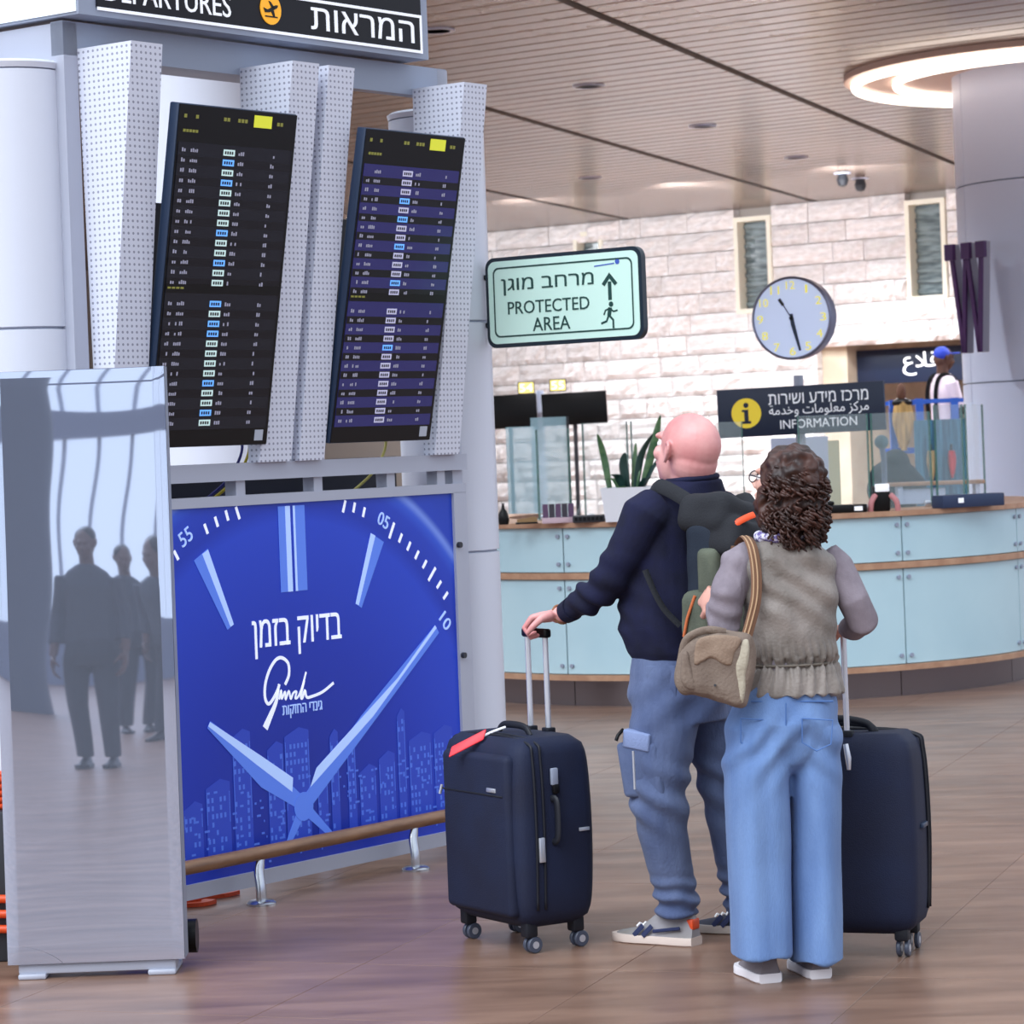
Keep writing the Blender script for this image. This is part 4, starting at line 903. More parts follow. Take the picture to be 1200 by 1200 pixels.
# ------------------------------------------------------------------ people: shared builders
def ring_(c, a, b, r, f, n=28, p=2.3, up=None):
    out = []
    for k in range(n):
        t = 2*math.pi*k/n; cs, sn = math.cos(t), math.sin(t)
        out.append(Vector(c) + r*(a*math.copysign(abs(cs)**(2/p), cs)) + f*(b*math.copysign(abs(sn)**(2/p), sn)))
    return out
def loft(mb, rs, r, f, n=28, p=2.3): return mb.rings([ring_(c, a, b, r, f, n, p) for c, a, b in rs])
def hand(mb, w, d, nrm, side, curl=(35, 80, 70), sc=1.0, spread=.019, thumb_in=.6):
    """palm and five separate fingers; d along the hand, nrm where the palm faces, side +1/-1 puts the thumb"""
    d = Vector(d).normalized(); nrm = Vector(nrm); nrm = (nrm - d*nrm.dot(d)).normalized(); l = d.cross(nrm)*side
    M = frame(w + d*.05*sc, l, d, nrm); mb.ell((0, 0, 0), (.041*sc, .055*sc, .017*sc), M)
    for i in range(4): mb.tube([w + d*.02*sc + l*(i-1.5)*.012*sc, w + d*.088*sc + l*(i-1.5)*spread*sc], [.012*sc, .0105*sc], 10)
    for i, (ln, rr_) in enumerate(((.9, .0092), (1.0, .0098), (1.08, .0098), (.95, .0095))):
        i = 3-i if side < 0 else i
        ii = i-1.5; p = w + d*.088*sc + l*ii*spread*sc; pts = [p]; ang = 0
        for sgl, cu in zip((.044, .027, .021), curl):
            ang += R(cu); dd = d*math.cos(ang) + nrm*math.sin(ang); p = p + dd*sgl*ln*sc; pts.append(p)
        mb.tube(pts, [.0105*sc, rr_*sc, .0088*sc, .0072*sc], 10); mb.ell(pts[-1], (.0072*sc,)*3, None, 8, 6)
    b0 = w + d*.025*sc + l*.028*sc; b1 = b0 + (d*.6 + l*.75 + nrm*.35).normalized()*.04*sc
    b2 = b1 + (d*.75 + l*.15 + nrm*thumb_in).normalized()*.034*sc; b3 = b2 + (d*.75 - l*.2 + nrm*thumb_in).normalized()*.026*sc
    mb.tube([b0, b1, b2, b3], [.017*sc, .0125*sc, .0105*sc, .008*sc], 10); mb.ell(b3, (.008*sc,)*3, None, 8, 6)
def head(mb, c, fw, up, sc=1.0):
    fw = Vector(fw).normalized(); up = Vector(up); up = (up - fw*up.dot(fw)).normalized(); rt = fw.cross(up)
    M = frame(c, rt, fw, up) @ Matrix.Scale(sc, 4)
    mb.ell((0, -.012, .025), (.076, .096, .088), M, 24, 16); mb.ell((0, .028, -.035), (.060, .066, .078), M, 20, 14)
    mb.ell((0, .055, -.088), (.032, .028, .024), M); mb.ell((0, -.035, -.02), (.068, .068, .072), M, 20, 12)
    mb.ell((0, .088, .022), (.050, .014, .014), M); mb.tube([M @ Vector(q) for q in ((0, .092, .012), (0, .108, -.018), (0, .116, -.034))], [.008*sc, .011*sc, .014*sc], 10)
    for s in (-1, 1):
        mb.ell((s*.012, .103, -.036), (.008, .009, .007), M, 10, 8); mb.ell((s*.042, .062, -.022), (.022, .02, .022), M)
        e = [(s*.074, .008, .018), (s*.086, -.004, .030), (s*.092, -.016, .024), (s*.092, -.018, .004), (s*.084, -.008, -.016), (s*.076, .004, -.030)]
        mb.tube([M @ Vector(q) for q in smooth2(e, 3)], .0062*sc, 8); mb.ell((s*.080, -.004, .002), (.007, .014, .022), M, 10, 8)
    mb.ell((0, .096, -.060), (.024, .008, .006), M, 12, 8); mb.ell((0, .093, -.071), (.020, .009, .006), M, 12, 8)
    return M
def eyes(M, parent):
    for s in (-1, 1):
        o = MB().ell((s*.029, .080, 0), (.0115, .0115, .0115), M, 14, 10).build('eye', M_['eyewhite'], parent, 180)
        MB().ell((s*.029, .0895, 0), (.0062, .003, .0062), M, 12, 8).build('iris', M_['iris'], o, 180)
def skin_part(name, mb, vox, m, parent, it=3, disp=None, label=None):
    me = remesh(mb, vox, it, disp); me.materials.append(m); o = link(name, me, parent, 180)
    if label: o['label'] = label
    return o
def shoe(parent, heel, d, L=.28, upper=None, sole=None, accent=None, W=.098, h=.085, flat=False):
    d = Vector((d[0], d[1], 0)).normalized(); s = Vector((-d.y, d.x, 0)); M = frame(Vector((heel.x, heel.y, 0)), d, s, Z)
    k = L/.28; prof = [(0, .030, .075), (.02, .037, .098), (.06, .039, .096), (.10, .038, .086), (.14, .040, .070), (.18, .045, .052), (.22, .044, .044), (.255, .034, .036), (.278, .014, .022)]
    rs = []; so = []
    for x, w_, hh_ in prof:
        w_ *= W/.09; hh_ = hh_*h/.085 if x < .15 else hh_
        rs.append([M @ Vector((x*k, w_*math.cos(t)*(1 if math.sin(t) < .3 else .8), .018 + max(0, math.sin(t))*(hh_-.018))) for t in [2*math.pi*q/20 for q in range(20)]])
        so.append([M @ Vector((x*k*1.01-.002, y_*w_*1.08, z_)) for y_, z_ in ((-1, .004), (-.9, 0), (.9, 0), (1, .004), (1, .024), (.95, .028), (-.95, .028), (-1, .024))])
    f_ = thing_shoe = None
    o = MB().rings(rs).build('shoe', upper, parent, 60)
    MB().rings(so).build('sole', sole, o, 40)
    if accent:
        for j, (xa, xb) in enumerate(((.125, .155), (.155, .185))):
            for sd_ in (-1, 1):
                m = MB(); pts = [M @ Vector((xa*k+.02*0, sd_*.0405*W/.09, .062)), M @ Vector((xb*k, sd_*.046*W/.09, .028))]
                m.tube(pts, .0085, 6, flat=.2, ref=(d.x, d.y, 0)).build('side_stripe', accent[0], o, 0)
        MB().tube([M @ Vector((.03*k, .041*W/.09, .06)), M @ Vector((.12*k, .043*W/.09, .045))], .006, 6, flat=.5).build('side_stripe', accent[0], o, 0)
        MB().tube([M @ Vector((.03*k, -.041*W/.09, .06)), M @ Vector((.12*k, -.043*W/.09, .045))], .006, 6, flat=.5).build('side_stripe', accent[0], o, 0)
        MB().bevbox((-.003, -.024, .052), (.045*k, .024, .088), .006, M).build('heel_tab', accent[1], o)
        for q in range(4): MB().tube([M @ Vector(((.13+q*.02)*k, -.018, .066-q*.004)), M @ Vector(((.13+q*.02)*k, 0, .073-q*.004)), M @ Vector(((.13+q*.02)*k, .018, .066-q*.004))], .003, 6).build('lace', M_['text_w'], o, 60)
    return o
M_['eyewhite'] = mat('eye_white', (230, 226, 222), .2); M_['iris'] = mat('iris', (50, 40, 34), .2)
skin1 = mat('man_skin', (232, 172, 166), .45, rgb2=(216, 142, 140), nscale=9, bump=.05, bscale=90)
skin2 = mat('woman_skin', (226, 176, 158), .5, rgb2=(212, 154, 138), nscale=9)
navy = mat('navy_knit', (11, 16, 54), .9, rgb2=(8, 12, 42), nscale=14, bump=.15, bscale=220)
jean1 = mat('faded_denim', (98, 112, 146), .9, rgb2=(70, 84, 120), nscale=7, bump=.25, bscale=140, stretch=(1, 1, .5), sheen=.1)
jean2 = mat('light_denim', (112, 142, 188), .9, rgb2=(88, 118, 168), nscale=5, bump=.25, bscale=160, stretch=(1.6, 1.6, .4), sheen=.1)
def H(v): return Vector((v[0], v[1], 0)).normalized()
# ------------------------------------------------------------------ the man
mf = H((-.70, .714)); mr = Vector((mf.y, -mf.x, 0)); Yb = 9.5
man = thing('person', G(790, 1100), 'bald man in a navy sweater with backpack, looking up at the flight screens', 'person')
def armpts(*q): return [P(x, y, Y) for x, y, Y in q]
b = MB()
hc = P(805, 529, 9.5); hf = (H((-.64, .77))*math.cos(R(18)) + Z*math.sin(R(18))); hu = Z*math.cos(R(18)) - H((-.64, .77))*math.sin(R(18))
MHd = head(b, hc, hf, hu, 1.15)
b.tube([P(806, 535, 9.5), P(812, 556, 9.5), P(812, 580, 9.5)], [.074, .074, .078], 20)
for ang in (0,): b.tube([hc - hf*.075 - hu*.062 - hf.cross(hu)*q for q in (-.045, 0, .045)], .014, 10)
loft(b, [(P(793, 800, 9.5), .14, .10), (P(790, 730, 9.5), .145, .115), (P(792, 660, 9.5), .155, .10), (P(800, 612, 9.5), .16, .085), (P(806, 585, 9.5), .12, .07), (P(811, 568, 9.5), .065, .06)], mr, mf)
LS = (757, 603, 9.37); b.tube(armpts(LS, (733, 650, 9.39), (712, 688, 9.42), (685, 704, 9.52), (661, 719, 9.61)), [.05, .045, .042, .038, .029], 14)
wL = P(659, 720, 9.62); hd_ = Vector((-.93, .36, -.12)).normalized()
b.tube([P(668, 715, 9.585), wL, wL + hd_*.03], [.03, .028, .027], 14)
hand(b, wL, hd_, (0, -.2, -1), 1, curl=(48, 78, 66), sc=1.1)
RS = P(853, 606, 9.67); RE = P(884, 680, 9.72); RW = P(868, 742, 9.82)
b.tube([RS, RE, RW], [.05, .042, .028], 14); hand(b, RW, (-.1, .15, -1), (-.8, .3, 0), -1, curl=(14, 22, 18))
for pts, rd in (([(782, 820, 9.44), (774, 900, 9.43), (774, 950, 9.42), (788, 1030, 9.45), (797, 1064, 9.46)], (.08, .07, .058, .05, .042)), ([(822, 820, 9.58), (846, 900, 9.6), (856, 950, 9.62), (868, 1030, 9.66), (873, 1066, 9.67)], (.08, .07, .058, .05, .042))):
    b.tube(armpts(*pts), list(rd), 14)
body = skin_part('body', b, .0052, skin1, man, 3)
eyes(MHd, man)
def folds_sweater(c):
    d = .004*noise.noise(Vector((c.x*9, c.y*9, c.z*5)))
    q = c - P(700, 695, 9.45); a = math.exp(-(q.length/.13)**2); d += a*.010*math.sin((c.x*.7+c.z*1.1)*75 + 3*noise.noise(c*6))
    q2 = abs(c.z - P(792, 752, 9.5).z); d += .004*math.exp(-(q2/.03)**2)*noise.noise(Vector((c.x*30, c.y*30, c.z*10)))
    d += .007*noise.noise(Vector((c.x*12+c.z*7, c.y*12, c.z*5))); return d
s = MB()
loft(s, [(P(794, 772, 9.5), .158, .122), (P(793, 762, 9.5), .172, .138), (P(787, 735, 9.5), .18, .152), (P(787, 700, 9.5), .182, .150), (P(790, 660, 9.5), .188, .132), (P(796, 620, 9.5), .192, .118), (P(801, 598, 9.5), .180, .105), (P(806, 582, 9.5), .150, .094), (P(809, 571, 9.5), .118, .088), (P(811, 563, 9.5), .092, .086)], mr, mf)
s.tube(armpts((768, 594, 9.40), LS, (735, 648, 9.38), (713, 684, 9.42), (690, 701, 9.50), (668, 715, 9.585)), [.07, .078, .068, .062, .052, .039], 20)
s.tube([P(842, 596, 9.62), RS, RE, (RE+RW)/2, RW+Vector((0, 0, .02))], [.07, .076, .062, .052, .04], 20)
skin_part('sweater', s, .0065, navy, man, 3, folds_sweater)
MB().tube([(lambda o_: P(811, 561, 9.5) + o_ + Z*o_.x*.08)(mr*(.084*math.cos(k*math.pi/12)) + mf*(.079*math.sin(k*math.pi/12))) for k in range(24)], .010, 8, closed=True).build('collar', navy, man, 180)
cfd = (P(661, 719, 9.61)-P(690, 701, 9.50)).normalized(); MB().tube([P(671, 713, 9.575), P(663, 718, 9.605)], [.041, .037], 20).build('cuff', navy, man, 60)
MB().tube([P(657, 720, 9.625) + (cfd.cross(Z).normalized()*math.cos(k*math.pi/10) + cfd.cross(cfd.cross(Z)).normalized()*math.sin(k*math.pi/10))*.032 for k in range(20)], .004, 6, closed=True).build('bracelet', mat('brown_cord', (150, 104, 74), .7), man, 180)
t_ = MB()
loft(t_, [(P(794, 758, 9.5), .158, .122), (P(794, 785, 9.5), .170, .136), (P(796, 815, 9.5), .172, .142), (P(798, 845, 9.5), .160, .135)], mr, mf)
t_.tube(armpts((780, 800, 9.44), (778, 850, 9.43), (772, 900, 9.42), (772, 940, 9.41), (778, 980, 9.43), (786, 1020, 9.45), (793, 1050, 9.46), (795, 1072, 9.46)), [.10, .112, .103, .092, .080, .073, .068, .066], 24)
t_.tube(armpts((820, 800, 9.57), (834, 860, 9.59), (848, 910, 9.60), (853, 950, 9.62), (862, 1000, 9.64), (870, 1050, 9.66), (873, 1082, 9.68)), [.10, .098, .088, .078, .072, .065, .063], 24)
zk = P(775, 930, 9.42).z; zc0 = P(796, 1070, 9.46).z
def folds_trousers(c):
    d = .005*noise.noise(Vector((c.x*14, c.y*14, c.z*7)))
    d += .009*math.exp(-((c.z-zk)/.10)**2)*math.sin(c.z*62 + c.x*48 + 3*noise.noise(c*5))
    d += .010*math.exp(-((c.z-zc0-.03)/.07)**2)*math.sin(c.z*120 + 16*c.x + 3*noise.noise(c*8))
    d += .006*math.exp(-((c.z-.80)/.08)**2)*math.sin(c.z*50 - c.x*40 + 2*noise.noise(c*4)); return d
skin_part('trousers', t_, .0065, jean1, man, 2, folds_trousers)
# cargo pocket on the left thigh, with its flap
lt = (-mf*.15 - mr*.98).normalized()
def patch(name, x0, x1, y0, y1, Y, dy, m_, parent, bulge=.012, sk=0):
    n, k = 8, 6; vs = []; 
    for j in range(k+1):
        for i in range(n+1):
            u_, v_ = i/n, j/k; p = P(x0+(x1-x0)*u_+sk*v_, y0+(y1-y0)*v_, Y)
            e = min(u_, 1-u_, v_, 1-v_); p.y += dy*(1-(2*u_-1)**2)*-1 - (bulge if e > 0 else 0); vs.append(p)
    fs = [(j*(n+1)+i, j*(n+1)+i+1, (j+1)*(n+1)+i+1, (j+1)*(n+1)+i) for j in range(k) for i in range(n)]
    o = MB().add(vs, fs).build(name, m_, parent, 180); q = o.modifiers.new('s', 'SOLIDIFY'); q.thickness = .02; q.offset = -1 if bulge > 0 else 1; return o
MB().bevbox((-.065, -.105, -.035), (.075, .075, .018), .016, frame(P(749, 897, 9.36), H((.92, -.38)), (Z + Vector((-.12, 0, 0))).normalized(), H((-.38, -.92))), 3).build('cargo_pocket', jean1, man, 60)
MB().bevbox((-.055, .040, -.03), (.035, .100, .014), .006, frame(P(749, 893, 9.35), H((.92, -.38)), (Z + Vector((-.12, 0, 0))).normalized(), H((-.38, -.92))) @ Matrix.Rotation(R(-12), 4, 'Z'), 2).build('pocket_flap', mat('flap_denim', (134, 150, 190), .9, bump=.2, bscale=140), man, 60)
MB().tube(armpts((742, 880, 9.31), (744, 925, 9.31)), .004, 6).build('pocket_zip', M_['alu'], man, 60)
MB().bevbox((-.05, -.05, -.004), (.05, .055, .004), .003, frame(P(775, 800, 9.355), H((.93, -.36)), Z, H((-.36, -.93)))).build('hip_pocket', jean1, man, 60)
MB().tube([P(730, 855, 9.36), P(724, 862, 9.34), P(722, 868, 9.34)], .006, 8).build('cord_end', M_['black'], man, 60)
h1 = G(816, 1108); t1 = G(722, 1101); shoe(man, h1, t1-h1, (t1-h1).length*1.02, h=.108, upper= mat('grey_suede', (132, 128, 122), .85, rgb2=(156, 152, 156), nscale=6), sole=mat('cream_sole', (214, 196, 184), .6), accent=(mat('stripe_navy', (34, 44, 84), .6), M_['orange']))
h2 = G(905, 1096); shoe(man, h2 + Vector((0, .02, 0)), Matrix.Rotation(.12, 3, 'Z') @ (t1-h1), .285, mat('shaded_suede', (70, 72, 84), .85), mat('shaded_cream_sole', (170, 158, 150), .6), (mat('stripe_navy2', (34, 44, 84), .6), M_['black']))  # far shoe's shade put into darker copies of the near shoe's colours
# ------------------------------------------------------------------ backpack on his back
bp = thing('backpack', P(845, 760, 9.3), 'black and olive backpack worn by the bald man, with an orange zip pull', 'backpack')
bc = P(797, 660, 9.5) - mf*.25 - mr*.025; zb_ = 1.65 - .72; Mb = frame(Vector((bc.x, bc.y, 0)), mr, -mf, Z)
blk = mat('pack_black', (30, 32, 38), .85, bump=.2, bscale=180); olive = mat('pack_olive', (98, 104, 88), .85, rgb2=(78, 84, 72), nscale=10, bump=.2, bscale=150); slate = mat('pack_navy', (22, 34, 50), .8, bump=.15, bscale=180)
p_ = MB(); p_.bevbox((-.15, -.09, 1.00), (.15, .07, 1.40), .05, Mb, 4); skin_part('pack_body', p_, .009, slate, bp, 3, lambda c: .005*noise.noise(c*11))
p_ = MB(); Ml = Mb @ Matrix.Translation((-.1, 0, 1.42)) @ Matrix.Rotation(R(17), 4, 'Y') @ Matrix.Translation((.1, 0, -1.42)); p_.bevbox((-.145, -.115, 1.34), (.20, .10, 1.475), .045, Ml, 4); p_.bevbox((-.12, .02, 1.27), (.17, .14, 1.40), .03, Ml, 3); skin_part('top_lid', p_, .009, blk, bp, 3, lambda c: .008*noise.noise(c*13))
p_ = MB(); p_.bevbox((-.185, -.085, .985), (.165, .085, 1.17), .045, Mb, 4); skin_part('lower_pocket', p_, .009, olive, bp, 3, lambda c: .006*noise.noise(c*13))
p_ = MB(); p_.bevbox((-.172, -.01, 1.13), (-.12, .075, 1.30), .02, Mb, 3); skin_part('side_panel', p_, .009, olive, bp, 3)
MB().tube([Mb @ Vector(q) for q in ((-.190, -.05, 1.02), (-.192, -.03, 1.08), (-.186, .0, 1.15))], .005, 8).build('orange_piping', mat('piping', (206, 112, 66), .6), bp, 60)
op = [P(852, 626, 9.14), P(862, 614, 9.13), P(876, 606, 9.14), P(884, 603, 9.15)]
MB().tube(smooth2(op, 4), .011, 8, flat=.35, ref=(0, 0, 1)).build('orange_pull', mat('bright_orange', (240, 84, 36), .5), bp, 60)
def strap(name, pts, wd, m_, parent, th=.006, ref=None, k=5): return MB().tube(smooth2(pts, k), wd, 8, flat=th/wd, ref=ref).build(name, m_, parent, 60)
strap('shoulder_strap', [P(764, 574, 9.44), P(770, 569, 9.38), P(780, 572, 9.34), P(795, 580, 9.31), P(812, 591, 9.28), P(830, 603, 9.26)], .024, blk, bp, .007, ref=(.25, .6, .6))
strap('shoulder_strap', [P(868, 604, 9.66)+mf*.07, P(862, 584, 9.64), P(852, 582, 9.58)-mf*.07, P(848, 596, 9.54)-mf*.12], .026, blk, bp, .006, ref=(mr.x, mr.y, 0))
strap('lower_strap', [P(756, 668, 9.30), P(768, 696, 9.285), P(780, 716, 9.28), P(797, 733, 9.28)], .013, blk, bp, .005, ref=(mr.x, mr.y, .4))
MB().tube([P(824, 588, 9.25), P(830, 590, 9.24), P(832, 595, 9.24)], .005, 8).build('buckle', M_['chrome'], bp, 60)
if 0: MB().tube(smooth2([Mb @ Vector(q) for q in ((-.05, -.09, 1.46), (-.04, -.09, 1.51), (.04, -.09, 1.51), (.05, -.09, 1.46))], 5), .009, 8).build('grab_loop', blk, bp, 60)
# ------------------------------------------------------------------ the woman
wf = H((-.25, .968)); wr = Vector((wf.y, -wf.x, 0)); Yw = 8.82
wom = thing('person', G(925, 1148), 'woman with dark curly hair in an olive-grey vest and wide light jeans, seen from behind', 'person')
b = MB(); hcw = P(920, 566, 8.82); hfw = (H((-.78, .62))*math.cos(R(14)) + Z*math.sin(R(14))); huw = Z*math.cos(R(14)) - H((-.78, .62))*math.sin(R(14))
MHw = head(b, hcw, hfw, huw, .93)
b.tube([P(922, 585, Yw), P(921, 612, Yw), P(920, 635, Yw)], [.052, .050, .058], 18)
loft(b, [(P(920, 840, Yw), .135, .10), (P(928, 780, Yw), .105, .08), (P(926, 730, Yw), .12, .085), (P(922, 680, Yw), .135, .085), (P(919, 650, Yw), .13, .07), (P(919, 635, Yw), .06, .05)], wr, wf)
b.tube(armpts((866, 658, 8.79), (852, 700, 8.76), (850, 726, 8.76), (844, 720, 8.88), (838, 712, 9.02)), [.042, .038, .036, .034, .024], 14)
wlw = P(838, 711, 9.03); b.tube([P(840, 714, 8.99), wlw, wlw + Vector((-.01, .02, .01))], [.025, .024, .024], 12); hand(b, wlw, (-.32, .80, .35), (.5, .3, -.3), 1, curl=(30, 40, 35), sc=.9)
b.tube(armpts((982, 662, 8.87), (1002, 705, 8.85), (1009, 726, 8.86), (1000, 734, 8.97), (990, 737, 9.07)), [.042, .038, .036, .033, .024], 14)
wrw = P(990, 737, 9.065); hand(b, wrw, (-.8, .4, -.1), (0, -.1, -1), -1, curl=(45, 72, 60), sc=.92)
for pts, rd in (([(893, 850, 8.77), (888, 940, 8.76), (890, 1060, 8.75), (891, 1108, 8.76)], (.075, .058, .045, .036)), ([(950, 850, 8.83), (956, 940, 8.82), (958, 1060, 8.80), (958, 1108, 8.80)], (.072, .056, .043, .036))): b.tube(armpts(*pts), list(rd), 14)
skin_part('body', b, .0052, skin2, wom, 3); eyes(MHw, wom)
# sleeves and top under the vest
knit = mat('grey_knit', (146, 136, 144), .9, rgb2=(128, 118, 126), nscale=16, bump=.15, bscale=220)
s = MB(); loft(s, [(P(929, 812, Yw), .125, .10), (P(928, 775, Yw), .118, .092), (P(926, 730, Yw), .132, .098), (P(922, 690, Yw), .140, .088), (P(920, 662, Yw), .132, .072), (P(919, 647, Yw), .08, .06), (P(919, 632, Yw), .062, .058)], wr, wf)
s.tube(armpts((884, 645, 8.81), (867, 658, 8.79), (852, 700, 8.755), (849, 726, 8.76), (844, 720, 8.88), (839, 713, 8.99)), [.040, .057, .054, .054, .044, .031], 18)
s.tube(armpts((966, 648, 8.87), (980, 664, 8.87), (1000, 704, 8.85), (1010, 727, 8.865), (1000, 735, 8.97), (993, 737, 9.045)), [.045, .052, .050, .050, .042, .031], 18)
skin_part('knit_top', s, .006, knit, wom, 3, lambda c: .004*noise.noise(Vector((c.x*16, c.y*16, c.z*9))) + .003*math.sin(c.z*90+5*noise.noise(c*7))*(1 if abs(c.x-P(850, 725, 8.76).x) < .05 else 0))
# vest: gathered at the waist
vest = mat('olive_grey_vest', (140, 130, 122), .55, rgb2=(108, 100, 92), nscale=9, bump=.25, bscale=110, sheen=.3)
zw = P(929, 776, Yw).z; s = MB()
loft(s, [(P(930, 813, Yw), .152, .128), (P(930, 800, Yw), .148, .122), (P(930, 786, Yw), .136, .112), (P(929, 777, Yw), .128, .104), (P(928, 765, Yw), .134, .110), (P(926, 735, Yw), .142, .112), (P(924, 700, Yw), .146, .110), (P(922, 670, Yw), .152, .102), (P(920, 652, Yw), .150, .090), (P(919, 640, Yw), .115, .076), (P(919, 630, Yw), .076, .068)], wr, wf)
def folds_vest(c):
    q = c - P(929, 776, Yw); an = math.atan2(q.dot(wf), q.dot(wr)); dz = c.z - zw
    d = .006*math.exp(-(dz/.05)**2)*math.sin(an*34 + 6*noise.noise(c*8)) - .006*math.exp(-(dz/.010)**2)
    d += .008*noise.noise(Vector((c.x*10+c.z*8, c.y*8, c.z*12-c.x*9))) * (1 if dz > 0 else .6)
    if dz > .02: d += .006*math.sin(c.x*42 + c.z*58 + 4*noise.noise(c*5))*math.exp(-((c.z-1.22)/.16)**2)
    else: d += .006*math.sin(an*16 + 3*noise.noise(c*10))
    return d
skin_part('vest', s, .0055, vest, wom, 2, folds_vest)
MB().tube([P(929, 777, Yw) + wr*(.131*math.cos(k*math.pi/20)) + wf*(.107*math.sin(k*math.pi/20)) for k in range(40)], .004, 6, closed=True).build('waist_cord', mat('cord', (106, 98, 88), .8), wom, 180)
sc_ = MB()
for k in range(26):
    a = 2*math.pi*k/26; cc = P(918, 628, Yw) + wr*(.075*math.cos(a)) + wf*(.068*math.sin(a)); sc_.ell(cc, (.020, .020, .013+.004*(k % 3)), None, 8, 6)
skin_part('scarf', sc_, .006, mat('patterned_scarf', (226, 222, 236), .8, rgb2=(104, 92, 150), nscale=60, lo=.45, hi=.55), wom, 2)
# jeans
s = MB()
loft(s, [(P(926, 800, Yw), .130, .105), (P(922, 815, Yw), .150, .118), (P(918, 845, 8.81), .172, .135), (P(919, 870, 8.81), .170, .128), (P(921, 892, 8.81), .12, .10), (P(923, 905, 8.81), .06, .06)], wr, wf)
jl = Vector((.97, .1, 0)).normalized(); jf = Vector((-.1, .97, 0)).normalized()
loft(s, [(P(888, 850, 8.79), .093, .12), (P(886, 890, 8.78), .100, .122), (P(887, 950, 8.77), .096, .115), (P(888, 1010, 8.765), .092, .108), (P(890, 1070, 8.76), .090, .112), (P(891, 1119, 8.76), .089, .118)], jl, jf)
loft(s, [(P(950, 850, 8.83), .088, .12), (P(954, 890, 8.83), .084, .12), (P(957, 950, 8.82), .079, .112), (P(958, 1010, 8.815), .077, .106), (P(959, 1070, 8.81), .078, .11), (P(959, 1124, 8.81), .078, .116)], jl, jf)
def folds_jeans(c):
    d = .004*noise.noise(Vector((c.x*12, c.y*12, c.z*4)))
    d += .007*math.exp(-((c.z-.72)/.10)**2)*math.sin(c.z*55 + abs(c.x-.86)*60 + 3*noise.noise(c*6))
    d += .0065*max(0, min(1, (.75-c.z)*3))*math.sin(c.x*58 + 2.5*noise.noise(Vector((c.x*5, c.y*5, c.z*2.2))))
    return d
jn = skin_part('jeans', s, .0065, jean2, wom, 2, folds_jeans)
seam = mat('denim_seam', (84, 120, 178), .9)
for x0 in (868, 940):
    pts = [(x0, 842), (x0+36, 844), (x0+34, 872), (x0+17, 880), (x0, 870), (x0, 842)]
    MB().tube([P(x, y, 8.68+.000*abs(x-918)) for x, y in pts], .0022, 6).build('pocket_seam', seam, wom, 60)
MB().tube([P(x, 822, Yw-.118+.0000050*(x-920)**2*2) for x in range(880, 982, 8)], .003, 6).build('waistband_seam', seam, wom, 60)
MB().tube([P(921, y, 8.672+.0004*(y-824)*.3) for y in range(824, 876, 8)], .0022, 6).build('centre_seam', seam, wom, 60)
ws = mat('white_sole', (236, 230, 232), .5); wu = mat('taupe_shoe', (120, 112, 116), .8)
shoe(wom, G(903, 1152), (-.25, .95), .24, wu, ws, None, .098, .115); shoe(wom, G(962, 1147), (-.20, .96), .24, wu, ws, None, .092, .115)
# hair: mass of curls
hm = mat('dark_brown_hair', (40, 23, 18), .5, rgb2=(74, 41, 30), nscale=22, spec=.5); s = MB()
rt_w = hfw.cross(huw)
s.ell(hcw - hfw*.026 + huw*.022, (.098, .098, .102), None, 20, 14); s.ell(hcw - hfw*.045 - huw*.05, (.092, .088, .098), None, 20, 14); s.ell(hcw - hfw*.035 - huw*.11 , (.100, .085, .058), None, 20, 14)
s.ell(hcw + hfw*.01 - huw*.07 - rt_w*.05, (.045, .04, .07), None, 16, 12)
def fuzz(c): return .013*noise.noise(c*26) + .010*noise.noise(c*52+Vector((3, 1, 2)))
hair = skin_part('hair', s, .0055, hm, wom, 1, fuzz, 'dark brown curly shoulder-length hair')
rnd = random.Random(21); cu = MB()
cen = hcw - hfw*.035 - huw*.02
for k in range(620):
    d = Vector((rnd.gauss(0, 1), rnd.gauss(0, 1), rnd.gauss(0, 1))).normalized()
    if d.dot(hfw) > .45: continue
    st_ = cen + Vector((d.x*.096, d.y*.094, d.z*.112 - (.035 if d.z < 0 else 0))); ph = rnd.random()*6.28; pts = []; rr_ = rnd.uniform(.006, .011); L_ = rnd.uniform(.03, .055)
    t1 = d.cross(Z).normalized() if abs(d.z) < .95 else Vector((1, 0, 0))
    for q in range(9):
        v_ = q/8; pts.append(st_ + d*(.006+.007*v_) - Z*L_*v_*(.9 if d.z < .6 else .3) + (t1*math.cos(ph+v_*8) + d*math.sin(ph+v_*8))*rr_)
    cu.tube(pts, [.0034+.0016*math.sin(math.pi*q/8) for q in range(9)], 5)
o = cu.build('curls', hm, hair, 180); o['kind'] = 'stuff'
# glasses
gm = mat('glasses_frame', (60, 56, 66), .3); gp = MB()
for sd_ in (-1, 1):
    gp2 = MB().tube([MHw @ Vector((sd_*.034+.025*math.cos(k*math.pi/10), .103, .0+.019*math.sin(k*math.pi/10))) for k in range(20)], .002, 6, closed=True).build('glasses_rim', gm, wom, 180)
    MB().tube([MHw @ Vector(q) for q in ((sd_*.058, .102, .006), (sd_*.080, .07, .01), (sd_*.086, .0, .01))], .002, 6).build('glasses_temple', gm, wom, 60)
MB().tube([MHw @ Vector(q) for q in ((-.010, .106, .002), (0, .110, .004), (.010, .106, .002))], .002, 6).build('glasses_bridge', gm, wom, 60)
